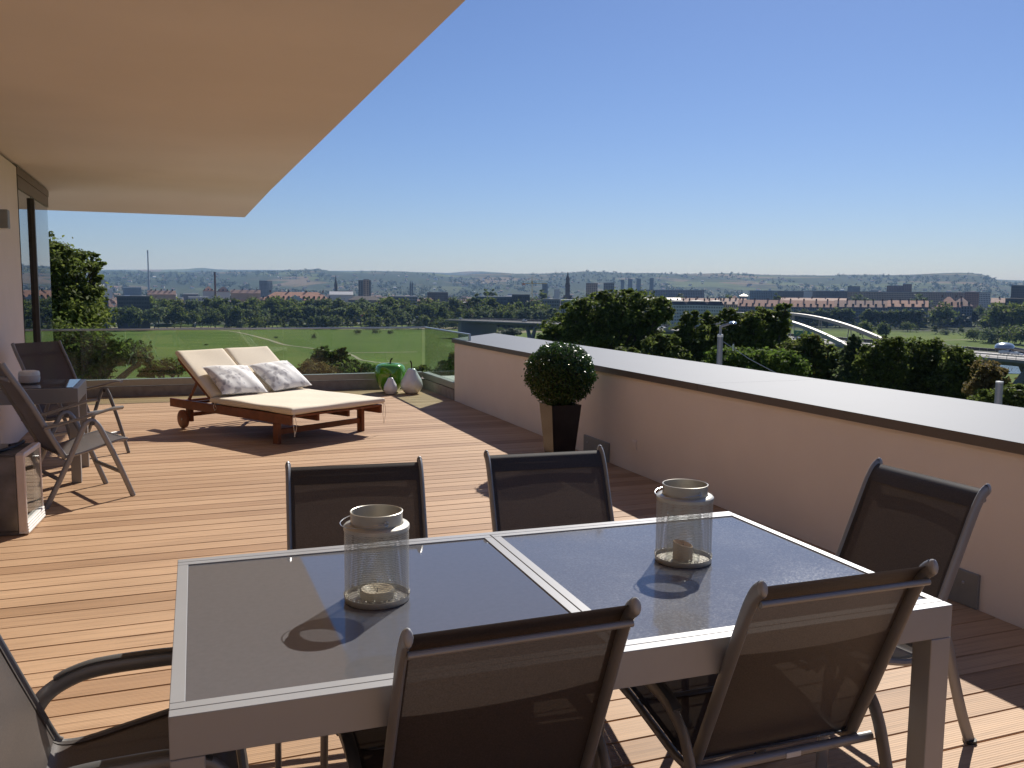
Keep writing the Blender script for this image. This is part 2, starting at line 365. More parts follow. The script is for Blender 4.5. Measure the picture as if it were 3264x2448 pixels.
# overhang: one soffit sheet that dips a little towards its far edge, slab above it
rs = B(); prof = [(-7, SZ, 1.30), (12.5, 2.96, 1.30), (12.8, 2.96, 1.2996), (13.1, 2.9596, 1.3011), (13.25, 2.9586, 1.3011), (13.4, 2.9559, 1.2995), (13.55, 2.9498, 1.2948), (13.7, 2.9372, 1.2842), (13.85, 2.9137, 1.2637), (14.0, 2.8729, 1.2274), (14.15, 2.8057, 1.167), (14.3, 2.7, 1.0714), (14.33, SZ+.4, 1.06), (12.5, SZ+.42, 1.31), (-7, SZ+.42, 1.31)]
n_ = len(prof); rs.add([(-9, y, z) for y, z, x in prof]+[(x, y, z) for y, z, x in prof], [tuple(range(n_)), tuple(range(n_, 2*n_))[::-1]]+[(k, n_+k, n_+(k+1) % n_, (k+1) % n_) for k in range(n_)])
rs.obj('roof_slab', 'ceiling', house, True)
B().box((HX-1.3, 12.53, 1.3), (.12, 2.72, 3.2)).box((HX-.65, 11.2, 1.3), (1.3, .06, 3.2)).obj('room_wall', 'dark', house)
win = B().box((HX-.04, 12.50, 2.885), (.10, 2.66, .086)).box((HX-.05, 12.50, 2.77), (.10, 2.66, .134)).box((HX-.03, 11.20, 1.35), (.06, .05, 2.70)).box((HX-.05, 12.5, .03), (.1, 2.66, .06)).obj('window', 'frame', house)
tag(win, 'tall dark-framed glazed corner')
B().box((HX-.01, 12.27, 1.37), (.07, .07, 2.62)).obj('mullion', 'alu_dark', win)
B().box((HX-.02, 11.73, 1.38), (.012, 1.0, 2.64)).obj('pane', 'win', win)
B().box((HX-.02, 13.07, 1.38), (.012, 1.52, 2.64)).obj('pane', 'win', win)
B().box((HX-.65, 13.80, 1.38), (1.25, .012, 2.64)).obj('pane', 'win', win)
# wall lamp just inside the left edge of the view
wl = thing('wall_lamp', 'small grey box-shaped lamp fixed to the rendered house wall', 'lamp', (HX, 9.93, 2.27))
B().box((.045, 0, 0), (.09, .12, .18), bev=.006).obj('lamp_body', 'plate', wl)
B().box((.045, 0, -.093), (.07, .10, .005)).obj('lens', 'white_plastic', wl)

# parapet
par = thing('parapet_wall', 'broad rendered parapet wall with pale sheet metal coping beside the deck', 'parapet', (3.84, 4, 0))
def pl(x, y): return (x-3.84, y-4)
B().prism([pl(3.84, -5), pl(4.96, -5), pl(4.96, 13.83), pl(3.84, 12.38)], -.3, .851).obj('wall', 'plaster', par)
def slant(x): return 12.43+(x-3.80)*(13.96-12.43)/1.24
ys = [-5, -1.6, 2.15, 5.9, 9.65, None]
for a, b2 in zip(ys[:-1], ys[1:]):
    if b2 is None: q = [pl(3.815, a+.002), pl(5.03, a+.002), pl(5.03, slant(5.03)), pl(3.815, slant(3.815))]
    else: q = [pl(3.815, a+.002), pl(5.03, a+.002), pl(5.03, b2-.002), pl(3.815, b2-.002)]
    c = B().prism(q, .8505, .905).obj('coping_sheet', 'coping_edge', par)
    top = B().prism([((p[0]*.9995)+.0, p[1]) for p in q], .9052, .9066).obj('coping_top', 'coping', c)
for y0, y1 in ((7.40, 7.95), (3.256, 3.82)):
    o = B().box((-.008, (y0+y1)/2-4, .093), (.016, y1-y0, .185), bev=.003).obj('scupper_cover', 'plate', par)
    for yy in (y0+.09, y1-.09): B().box((-.018, yy-4, .12), (.006, .016, .016), bev=.003).obj('screw', 'rail', o)
so = B().box((-.006, 6.92-4, .25), (.012, .085, .085), bev=.003).obj('outlet_cover', 'plaster', par)
B().box((-.014, 6.92-4, .25), (.006, .06, .06), bev=.002).obj('flap', 'plaster', so)

# balustrade
GY = 14.25; GX = 3.86
bal = thing('glass_balustrade', 'frameless glass balustrade with slim steel rail at the far terrace edge', 'balustrade', (GX, GY, 0))
B().box((-2.9, .15, -.08), (5.8+.3, .3, .45)).box((.15, -.88, -.08), (.3, 1.75, .45)).obj('upstand', 'concrete', bal)
B().box((-2.9, .055, .205), (5.8, .11, .098), bev=.003).box((.055, -.885, .205), (.11, 1.76, .098), bev=.003).obj('base_channel', 'channel', bal)
jx = [-5.6, -3.95, -2.31, -.67, 1.61-.0, 3.87]
for a, b2 in zip(jx[:-1], jx[1:]):
    B().box(((a+b2)/2-GX, .055, .61), (b2-a-.012, .017, .74)).obj('pane', 'pane', bal)
B().box((.055, -1.16, .61), (.017, 2.36, .74)).obj('pane', 'pane', bal)
B().box((-2.73, .055, .992), (5.66, .034, .026), bev=.004).box((.055, -1.15, .992), (.034, 2.42, .026), bev=.004).obj('handrail', 'rail', bal)
B().box((.055, -2.345, .942), (.03, .03, .074), bev=.003).obj('rail_post', 'rail', bal)
B().box((.52, -.75, .135), (.38, 1.9, .05), bev=.004).obj('outer_sill', 'white_plastic', bal)
# ================================================================ dining table
TB = thing('dining_table', 'long grey metal dining table topped with two dark glass panels', 'table', (1.021, 2.412, 0), radians(-1.25))
TL, TW, TZ = 2.086, 1.128, .74
hx, hy = TL/2, TW/2
for s in (-1, 1):
    B().box((0, s*(hy-.0165), TZ-.047), (TL, .033, .094), bev=.0015).obj('side_rail', 'alu_table', TB)
    B().box((s*(hx-.02), 0, TZ-.052), (.036, TW-.068, .088)).obj('end_rail', 'alu_table', TB)
def panel(x0, x1, side):
    y = hy-.0345; w = .030
    f = B()
    wl_, wr_ = (.032, .030) if side < 0 else (.030, .028)
    f.box(((x0+x1)/2, y-w/2-.0, TZ-.011), (x1-x0, w, .022), bev=.0012).box(((x0+x1)/2, -(y-w/2), TZ-.011), (x1-x0, w, .022), bev=.0012)
    f.box((x0+wl_/2, 0, TZ-.011), (wl_, 2*(y-w)-.001, .022), bev=.0012).box((x1-wr_/2, 0, TZ-.011), (wr_, 2*(y-w)-.001, .022), bev=.0012)
    o = f.obj('panel_frame', 'alu_table', TB)
    B().box(((x0+wl_+x1-wr_)/2, 0, TZ-.008), (x1-x0-wl_-wr_-.001, 2*(y-w)-.001, .008)).obj('glass_panel', 'tglass' if side < 0 else 'tglass_spot', o)
panel(-hx+.0005, .0135, -1); panel(.0165, hx-.0005, 1)
for sx in (-1, 1):
    for sy in (-1, 1):
        B().box((sx*(hx-.035), sy*(hy-.035), (TZ-.0955)/2), (.07, .07, TZ-.0955), bev=.002).obj('leg', 'alu_table', TB)

# ================================================================ dining chairs: x across, y forward, origin under the seat's rear edge
BACK = [(0, .348), (-.048, .461), (-.083, .544), (-.118, .629), (-.152, .71), (-.187, .795), (-.213, .855), (-.240, .900), (-.262, .918)]
SEAT = [(0, .348), (.03, .331), (.09, .330), (.19, .350), (.31, .374), (.40, .390), (.452, .388), (.486, .362)]
def make_chair():
    t = thing('dining_chair', 'x', 'chair', group='mesh chairs around the dining table')
    for s in (-1, 1):
        p = [(s*.318, .485, .0), (s*.316, .475, .18), (s*.315, .462, .36), (s*.315, .437, .46), (s*.315, .372, .508), (s*.315, .25, .514), (s*.315, .12, .509), (s*.315, .045, .489), (s*.315, -.015, .452), (s*.315, -.052, .395), (s*.315, -.078, .32), (s*.316, -.108, .22), (s*.318, -.145, .11), (s*.32, -.19, .0)]
        o = B().tube(smoothpath(p, 4), 0, 12, flat=(.0235, .0105), up=(1, 0, 0)).obj('side_frame', 'alu', t, True)
        arm = smoothpath([(s*.315, .415, .510), (s*.315, .35, .536), (s*.315, .25, .5405), (s*.315, .12, .5355), (s*.315, .045, .5165), (s*.315, .01, .499)], 4)
        B().tube(arm, 0, 10, flat=(.006, .0155), up=(1, 0, 0)).obj('armrest', 'armrest', o, True)
        for yy in (.485, -.19): B().lathe([(0, 0), (.024, 0), (.024, .012), (0, .012)], 10, (s*.319, yy, 0)).obj('foot_cap', 'rubber', o, True)
        u = B().tube(smoothpath([(s*.262, y, z) for y, z in [(.022, .325)]+BACK], 3), 0, 12, flat=(.0215, .0105), up=(1, 0, 0)).obj('upright', 'alu', t, True)
        y, z = BACK[-1]; cap = B(); cr = [(.002, 0, .98), (-.004, .002, 1.0), (-.009, .004, .92), (-.012, .005, .72), (-.0135, .0055, .35)]
        for (da, dz, k) in cr: pass
        vs = []
        for (da, dz, k) in cr:
            for q in range(12): vs.append((s*.262+.0115*k*cos(2*pi*q/12), y+da+.012*k*sin(2*pi*q/12)*.42, z+dz+.0225*k*sin(2*pi*q/12)*.9))
        cap.add(vs, [(i*12+q, i*12+(q+1) % 12, (i+1)*12+(q+1) % 12, (i+1)*12+q) for i in range(4) for q in range(12)]+[tuple(range(48, 60))]).obj('end_cap', 'alu_table', u, True)
        B().tube(smoothpath([(s*.268, y, z-.008) for y, z in SEAT], 3), .0125, 8).obj('seat_rail', 'alu', t, True)
    def sl(path, w, name, mat, dz=0, parent=t, lift=0):
        P = smoothpath([(0, y, z) for y, z in path], 4); b = B()
        vs = []; nx = 13
        for i, q in enumerate(P):
            fr = i/(len(P)-1)
            for k in range(nx):
                x = (k/(nx-1)*2-1); sag = (1-x*x)*.012*sin(pi*min(1, max(0, fr)))
                vs.append((x*w, q.y-(sag if path is BACK else 0)+(lift if path is BACK else 0), q.z-(0 if path is BACK else sag)+dz))
        fs = [(i*nx+k, i*nx+k+1, (i+1)*nx+k+1, (i+1)*nx+k) for i in range(len(P)-1) for k in range(nx-1)]
        return b.add(vs, fs).obj(name, mat, parent, 'all')
    sb = sl(BACK, .259, 'backrest', 'sling', lift=.010); ss = sl(SEAT, .257, 'seat', 'sling')
    for path, par_, nm in ((BACK, sb, 'hem'), (SEAT, ss, 'hem')):
        for s in (-1, 1):
            P = smoothpath([(0, y, z) for y, z in path], 4)
            b = B(); vs = []
            for q in P:
                for xx in (.240, .2595):
                    vs.append((s*xx, q.y+(.0122 if path is BACK else 0), q.z+(0 if path is BACK else .0022)))
            b.add(vs, [(2*i, 2*i+1, 2*i+3, 2*i+2) for i in range(len(P)-1)]).obj(nm, 'hem', par_, 'all')
    P = smoothpath([(0, y, z) for y, z in BACK[-3:]], 4); b = B(); vs = []
    for q in P:
        for xx in (-.2585, .2585): vs.append((xx, q.y+.0125, q.z+.001))
    b.add(vs, [(2*i, 2*i+1, 2*i+3, 2*i+2) for i in range(len(P)-1)]).obj('hem', 'hem', sb, 'all')
    B().tube([(-.26, BACK[-2][0]-.016, BACK[-2][1]-.022), (.26, BACK[-2][0]-.016, BACK[-2][1]-.022)], .0085, 10).obj('back_stretcher', 'alu', t, True)
    rb = B().tube([(-.312, -.028, .338), (.312, -.028, .338)], .014, 10).obj('rear_stretcher', 'alu', t, True)
    B().box((.03, -.0425, .338), (.050, .003, .016), bev=.0014).obj('sticker', 'plastic', rb)
    B().tube([(-.268, .33, .365), (.268, .33, .365)], .011, 8).obj('seat_stretcher', 'alu', t, True)
    fb = smoothpath([(-.268, .36, .374), (-.268, .44, .383), (-.252, .482, .366), (-.20, .498, .355), (.20, .498, .355), (.252, .482, .366), (.268, .44, .383), (.268, .36, .374)], 3)
    B().tube(fb, .0135, 8).obj('seat_front', 'alu', t, True)
    return t
ch = make_chair()
ch.location = (.683, 1.948, 0); ch.rotation_euler.z = radians(.5)
ch['label'] = 'taupe mesh chair seen from behind at the table, directly below the left candle lantern'
copy_thing(ch, (1.553, 1.948, 0), radians(-.6), 'taupe mesh chair seen from behind, its small pale sticker nearest the right table corner')
copy_thing(ch, (.640, 3.24, 0), radians(180-6), 'mesh chair facing us across the table, behind the left lantern')
copy_thing(ch, (1.478, 3.24, 0), radians(180-4), 'mesh chair facing us across the table, just in front of the boxwood planter')
copy_thing(ch, (2.470, 2.577, 0), radians(90+.4), 'mesh chair pulled out at the table end beside the parapet wall')
copy_thing(ch, (-.360, 2.43, 0), radians(-90), 'mesh chair tucked under the left table end, mostly cut off by the frame')

# ================================================================ lanterns and candles
def hex_screen(R, z0, z1, n, rows):
    """expanded metal: ribbons of a stretched hexagon lattice round a cylinder"""
    b = B(); h = (z1-z0)/rows; w = .0006
    def P(a, z, d=0): return ((R+d)*cos(a), (R+d)*sin(a), z)
    vs = []; fs = []
    da = 2*pi/n
    def rib(a0, za, a1, zb):
        dx = (a1-a0)*R; dz = zb-za; l = hypot(dx, dz); px, pz = -dz/l*w, dx/l*w
        o = len(vs); vs.extend([P(a0+px/R, za+pz), P(a1+px/R, zb+pz), P(a1-px/R, zb-pz), P(a0-px/R, za-pz)]); fs.append((o, o+1, o+2, o+3))
    for r in range(rows):
        zz = z0+r*h; o = .5*da if r % 2 else 0
        for k in range(n):
            a = k*da+o
            rib(a, zz+h*.18, a, zz+h*.82)
            rib(a, zz+h*.82, a+da/2, zz+h*1.18); rib(a, zz+h*.82, a-da/2, zz+h*1.18)
    return b.add(vs, fs)
def make_lantern(name_label, loc, rz, R, hh, Rn):
    t = thing('lantern', name_label, 'lantern', loc, rz, 'candle lanterns on the table')
    tr = B().lathe([(0, .001), (R-.002, .001), (R, .004), (R, .018), (R-.0015, .018), (R-.0015, .006), (0, .006)], 56).obj('tray', 'tan_metal', t, True)
    lace = B()
    for k in range(26):
        a = 2*pi*k/26; c = Vector(((R+.0006)*cos(a), (R+.0006)*sin(a), .0175)); tx = Vector((-sin(a), cos(a), 0)); big = .0088 if k % 4 == 0 else .0062
        for rr in (big, big*.5):
            lace.tube([c+tx*rr*cos(q)*1.1+Vector((0, 0, 1))*rr*sin(q)*1.25 for q in [pi*j/7 for j in range(8)]], .00075, 4)
    tag(lace.obj('lace_edge', 'tan_metal', tr), kind='stuff')
    tag(hex_screen(R-.0012, .012, hh-.012, 150, 39).obj('mesh_screen', 'wire', t, fix=False), kind='stuff')
    B().lathe([(R-.002, hh-.014), (R+.0004, hh-.014), (R+.0008, hh-.004), (R-.003, hh), (Rn+.002, hh+.0022), (Rn+.001, hh+.001), (R-.004, hh-.003), (R-.002, hh-.014)], 56).obj('shoulder', 'tan_metal', t, True)
    nk = B().lathe([(Rn, hh), (Rn, hh+.034), (Rn+.0012, hh+.0365), (Rn-.001, hh+.0375), (Rn-.0028, hh+.0365), (Rn-.0028, hh-.012)], 56).obj('neck', 'tan_metal', t, True)
    for s in (-1, 1):
        e = B().tube([(s*(Rn+.004), .006*cos(a), hh+.016+.006*sin(a)) for a in [2*pi*k/10 for k in range(10)]], .0013, 5, closed=True); e.obj('eyelet', 'rail', nk, True)
    # wire bail folded down to one side
    hb = []
    for k in range(25):
        q = pi*k/24; x = -(Rn+.006)*cos(q); dd = sin(q)
        hb.append((x, -(Rn+.030)*dd**.8, hh+.016-.010*dd))
    B().tube(hb, .0013, 5).obj('handle', 'rail', t, True)
    g = B().lathe([(R*.60, .008), (R*.60, hh*.72), (R*.60-.002, hh*.725), (R*.60-.002, .010)], 40).obj('glass_insert', 'clear', t, True)
    return t
L1 = make_lantern('wire mesh candle lantern on the left glass panel holding a wide low candle', (.523, 2.430, .736), radians(98-180), .0925, .222, .0735)
L2 = make_lantern('wire mesh candle lantern on the right glass panel holding a tall stump candle', (1.553, 2.455, .736), radians(98-180), .0925, .222, .0735)
c1 = thing('candle', 'wide pale wax candle burnt hollow, inside the left lantern', 'candle', (.523, 2.430, .743), 0, 'candles in the lanterns')
B().lathe([(0, 0), (.046, 0), (.049, .004), (.049, .020), (.046, .0245), (.040, .0235), (.030, .016), (0, .012)], 36, wob=lambda a, t: 1+.03*sin(3*a+1)*t).obj('wax', 'wax', c1, True)
B().tube([(0, 0, .011), (.001, .001, .022), (.003, .002, .027)], .0011, 6).obj('wick', 'wick', c1)
c2 = thing('candle', 'tan pillar candle stump with an uneven rim, inside the right lantern', 'candle', (1.548, 2.450, .743), .4, 'candles in the lanterns')
def wob(a, t): return 1+.02*sin(2*a)*t
cc = B().lathe([(0, 0), (.031, 0), (.033, .003), (.033, .044), (.030, .046), (.026, .038), (0, .032)], 36, wob=wob)
cc.v = [(x, y, z+(.008*(1+cos(atan2(y, x)-2.2))*(z > .04)-.0)) for x, y, z in cc.v]; cc.obj('wax', 'wax2', c2, True)
B().tube([(0, 0, .03), (.001, .0, .050), (.003, .001, .055)], .0012, 6).obj('wick', 'wick', c2)

# ================================================================ boxwood planter
PLX, PLY = 3.36, 7.50
pt = thing('planter', 'tall tapered glossy dark planter against the parapet wall', 'planter', (PLX, PLY, 0))
def frust(b, z0, z1, a0, a1, cap0=True):
    vs = [(-a0, -a0, z0), (a0, -a0, z0), (a0, a0, z0), (-a0, a0, z0), (-a1, -a1, z1), (a1, -a1, z1), (a1, a1, z1), (-a1, a1, z1)]
    b.add(vs, [(0, 1, 5, 4), (1, 2, 6, 5), (2, 3, 7, 6), (3, 0, 4, 7)]+([(3, 2, 1, 0)] if cap0 else [])); return b
pb = frust(B(), 0, .572, .098, .150)
pb.add([(s*.15, q*.15, .572) for s, q in ((-1,-1),(1,-1),(1,1),(-1,1))]+[(s*.134, q*.134, .572) for s, q in ((-1,-1),(1,-1),(1,1),(-1,1))]+[(s*.13, q*.13, .53) for s, q in ((-1,-1),(1,-1),(1,1),(-1,1))],
       [(k, (k+1) % 4, 4+(k+1) % 4, 4+k) for k in range(4)]+[(4+k, 4+(k+1) % 4, 8+(k+1) % 4, 8+k) for k in range(4)])
pb.obj('pot', 'pot', pt, fix=True)
B().box((0, 0, .525), (.265, .265, .02)).obj('soil', 'bark', pt)
bw = thing('boxwood_ball', 'clipped boxwood ball growing in the tall dark planter', 'topiary', (PLX, PLY, .535))
def leaf_quads(P, Nn, size, asp=.55, jit=.6):
    """small rhombic leaves at points P facing roughly Nn"""
    n = len(P); d = Nn+RNG.normal(0, jit, (n, 3)); d /= np.linalg.norm(d, axis=1)[:, None]+1e-9
    a = np.cross(d, RNG.normal(0, 1, (n, 3))); a /= np.linalg.norm(a, axis=1)[:, None]+1e-9; b2 = np.cross(d, a)
    s = (size if np.ndim(size) else np.full(n, size))*RNG.uniform(.7, 1.3, n)
    a = a*s[:, None]; b2 = b2*(s*asp)[:, None]; fold = d*(s*.18)[:, None]
    return np.stack([P-a, P-b2+fold, P+a, P+b2+fold], axis=1)
n = 15000
d = RNG.normal(0, 1, (n, 3)); d /= np.linalg.norm(d, axis=1)[:, None]
lump = 1+.03*np.sin(7*d[:, 0]+2)*np.sin(6*d[:, 1])+.025*np.sin(11*d[:, 2]+3*d[:, 0])
rad = .322*lump*(1-.30*RNG.power(1.6, n)[::-1]*RNG.uniform(0, 1, n))+RNG.exponential(.006, n)
P = d*rad[:, None]; P[:, 2] = P[:, 2]*.92+.315
o = link('foliage', quads_mesh('foliage', leaf_quads(P, d, .0125, .5, .9), LEAF['box']), bw)
B().tube([(0, 0, -.01), (.004, 0, .1), (0, 0, .25)], [.02, .018, .014], 8).obj('trunk', 'bark', bw, True)
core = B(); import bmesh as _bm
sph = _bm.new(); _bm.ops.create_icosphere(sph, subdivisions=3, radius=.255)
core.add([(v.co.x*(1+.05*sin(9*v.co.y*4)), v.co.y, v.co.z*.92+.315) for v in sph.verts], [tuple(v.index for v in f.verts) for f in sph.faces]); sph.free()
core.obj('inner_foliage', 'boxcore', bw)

# ================================================================ ornaments
def fruit(name, label, loc, rz, prof, mat, stem, n=48, wobf=None):
    t = thing(name, label, 'ornament', loc, rz, 'fruit ornaments in the terrace corner')
    P = smoothpath([(r, 0, z) for r, z in prof], 5)
    B().lathe([(max(p.x, 0), p.z) for p in P], n, wob=wobf).obj('body', mat, t, 'all')
    B().tube(smoothpath(stem, 4), [.016*stem_s*(.8+.35*k/(len(stem)*4)) for k in range((len(stem)-1)*4+1)], 8).obj('stem', 'stem', t, True)
    return t
stem_s = .8
fruit('apple_ornament', 'big glossy green apple ornament behind the two white pears', (3.185, 13.70, 0), 0,
      [(0, .012), (.07, .002), (.13, .03), (.195, .12), (.238, .24), (.246, .33), (.215, .415), (.15, .452), (.09, .452), (.045, .425), (0, .392)], 'green', [(0, 0, .40), (.0, 0, .46), (.012, 0, .51), (.035, 0, .535)],
      wobf=lambda a, t: 1+.022*cos(5*a)*(1-t*.5))
stem_s = .7
fruit('pear_ornament', 'larger white glazed pear ornament beside the green apple', (3.455, 13.40, 0), .4,
      [(0, .004), (.06, .0), (.11, .018), (.158, .075), (.173, .140), (.160, .205), (.122, .275), (.086, .335), (.070, .372), (.048, .392), (.02, .388), (0, .378)], 'white_glaze', [(0, 0, .375), (0, 0, .44), (-.008, 0, .49), (-.025, 0, .513)])
stem_s = .4
fruit('pear_ornament', 'smallest white glazed pear ornament in front of the green apple', (3.112, 13.37, 0), .3,
      [(0, .003), (.04, .0), (.072, .014), (.100, .055), (.107, .095), (.098, .14), (.073, .19), (.052, .23), (.042, .252), (.028, .263), (.01, .260), (0, .254)], 'white_glaze', [(0, 0, .25), (.002, 0, .29), (-.004, 0, .318), (-.016, 0, .330)])

# ================================================================ double sun lounger: x across (0..1.25), y from foot to head
LF = Vector((1.085, 9.12, 0)); LA = atan2(.5105, .860)
lg = thing('sun_lounger', 'wide reddish hardwood double sun lounger with wheels at its head', 'sun lounger', LF, LA)
LWD, LLN, RZ = 1.27, 2.26, .33
for k, x in enumerate((.016, LWD-.016)): B().box((x, LLN/2, RZ-.05), (.03, LLN, .10), bev=.004).obj('side_rail', 'teak', lg)
for x in (.41, .83): B().box((x, .86, RZ-.065), (.03, 1.60, .07), bev=.003).obj('inner_rail', 'teak', lg)
B().box((LWD/2, .022, RZ-.012), (LWD, .044, .022), bev=.003).obj('slat', 'teak', lg)
for k in range(15): B().box((LWD/2, .085+k*.098, RZ+.0065-.018), (LWD-.068, .066, .018), bev=.003).obj('slat', 'teak', lg)
for k, (x, y) in enumerate(((.055, .30), (LWD-.055, .30))): B().box((x, y, .145), (.045, .085, .29), bev=.004).obj('leg', 'teak', lg)
for x in (.055, LWD-.055): B().box((x, 1.93, .185), (.045, .10, .21), bev=.004).obj('leg', 'teak', lg)
B().box((LWD/2, .30, .125), (LWD-.15, .03, .06), bev=.003).obj('crossbar', 'teak', lg)
B().box((LWD/2, 1.93, .16), (LWD-.15, .03, .05), bev=.003).obj('crossbar', 'teak', lg)
for x in (-.012, LWD+.012):
    w = B().add(*(lambda b: (b.v, b.f))(B().lathe([(0, -.018), (.095, -.018), (.108, -.012), (.108, .012), (.095, .018), (0, .018)], 28)))
    w.v = [(x+q[2], 1.96+q[0], .110+q[1]) for q in w.v]; wo_ = w.obj('wheel', 'teak', lg, True)
    h = B().lathe([(0, -.022), (.014, -.022), (.014, .022), (0, .022)], 12); h.v = [(x+q[2], 1.96+q[0], .110+q[1]) for q in h.v]; h.obj('hub', 'alu', wo_, True)
HY, BA, BL = 1.40, radians(33.5), .86
RB = Matrix.Rotation(BA, 3, 'X')
def bk(p): return tuple(RB @ Vector(p)+Vector((0, HY, RZ+.005)))
for x0, x1 in ((.05, .615), (.655, LWD-.05)):
    for x in (x0, x1):
        b = B().box((x, BL/2, -.005), (.026, BL, .05), bev=.003); b.v = [bk(p) for p in b.v]; b.obj('back_rail', 'teak', lg)
    for k in range(8):
        b = B().box(((x0+x1)/2, .06+k*.106, .012), (x1-x0-.027, .066, .014), bev=.003); b.v = [bk(p) for p in b.v]; b.obj('back_slat', 'teak', lg)
    for x in (x0+.04, x1-.04):
        q = bk((x, .46, -.02)); b = B().tube([q, (x, q[1]+.21, RZ-.02)], 0, 4, flat=(.012, .028)); b.obj('prop', 'teak', lg)
for y in (1.86, 2.1): B().box((LWD/2, y, RZ-.03), (LWD-.066, .03, .03), bev=.002).obj('crossbar', 'teak', lg)
# mattress: two pads hinged at the backrest, lying on the slats
mt = thing('lounger_mattress', 'cream canvas double mattress lying on the hardwood lounger', 'mattress', LF, LA)
def pad(x0, x1, y0, y1, z0, th, tf, name, seed):
    """soft box with rounded edges and slightly puffed faces"""
    rr = random.Random(seed); b = B(); nu, nv = 22, 30; ph = rr.uniform(0, 6)
    def edge(t, L): d = min(t, 1-t)*L; return 1 if d > .045 else sqrt(max(0, 1-(1-d/.045)**2))
    def top(i, j, s):
        u = (1-cos(pi*i))/2; w = (1-cos(pi*j))/2
        x = x0+(x1-x0)*u; y = y0+(y1-y0)*w
        e = edge(u, x1-x0)*.5+edge(w, y1-y0)*.5; e = min(edge(u, x1-x0), edge(w, y1-y0))
        z = th/2*(.42+.58*e)+.005*sin(x*9+ph)*sin(y*7+ph)*e
        return (x, y, z0+th/2+s*z)
    for s in (1, -1):
        b.grid(lambda i, j: tf(top(i, j, s)), nu, nv)
    # rim
    ring = [(i, 0) for i in range(nu)]+[(nu-1, j) for j in range(1, nv)]+[(i, nv-1) for i in range(nu-2, -1, -1)]+[(0, j) for j in range(nv-2, 0, -1)]
    n0 = nu*nv; b.f += [(i*nv+j, n0+i*nv+j, n0+i2*nv+j2, i2*nv+j2) for (i, j), (i2, j2) in zip(ring, ring[1:]+ring[:1])]
    return b.obj(name, 'cushion', mt, 'all')
ZM = RZ+.0075
idt = lambda p: p
sp = pad(-.01, LWD+.01, -.035, HY+.02, ZM, .072, idt, 'seat_pad', 1)
for x0, x1, sd in ((.005, .625, 2), (.645, LWD-.005, 3)): pad(x0, x1, .045, BL+.03, .022, .07, bk, 'back_pad', sd)
for (x, y) in ((.03, .02), (LWD-.03, .02), (-.0, HY-.02)):
    for k in range(2):
        dx = .012*(k*2-1); sx = -1 if x < .6 else 1
        ln = .20 if y < .1 else .05
        B().tube(smoothpath([(x, y-.045, ZM+.02), (x+sx*.02+dx, y-.065, ZM-.02), (x+sx*.012+dx*1.5, y-.07, ZM-.5*ln-.02), (x+sx*.015-dx*.4, y-.062, ZM-ln-.02)], 4), .0028, 5).obj('tie', 'cord', mt, True)
# pillows
def pillow(label, c, rot, seed):
    rr = random.Random(seed); t = tag(None or bpy.data.objects.new('pillow', None), label, 'pillow', 'printed pillows on the lounger')
    b = B(); n_ = 25; sz = .295; ph = [rr.uniform(0, 6) for _ in range(4)]
    def fn(i, j, s):
        x, y = i*2-1, j*2-1; e = max(0, (1-abs(x)**2.6))*max(0, (1-abs(y)**2.6)); e = e**.55
        k = 1-.075*(1-abs(x)**1.5)*0; px = x*(1-.055*(1-abs(x))*0-.06*(1-y*y)*abs(x)); py = y*(1-.06*(1-x*x)*abs(y))
        return (px*sz, py*sz*.90, s*(.085*e+.007*sin(5*x+ph[0])*sin(4*y+ph[1])*e+.004*sin(11*x+ph[2]+4*y)*e))
    for s in (1, -1): b.grid(lambda i, j: fn(i, j, s), n_, n_)
    me_o = b.obj('pillow', 'pillow', None, 'all'); bpy.data.objects.remove(t)
    tag(me_o, label, 'pillow', 'printed pillows on the lounger')
    me_o.location = c; me_o.rotation_euler = rot; return me_o
def onl(x, y, z): q = Matrix.Rotation(LA, 3, 'Z') @ Vector((x, y, z)); return LF+q
pillow('grey blotched white pillow on the near half of the lounger', onl(.365, 1.475, .575), (radians(32), radians(2), LA+radians(-3)), 5)
pillow('grey blotched white pillow on the far half of the lounger', onl(1.01, 1.49, .578), (radians(32), radians(-2), LA+radians(3)), 6)

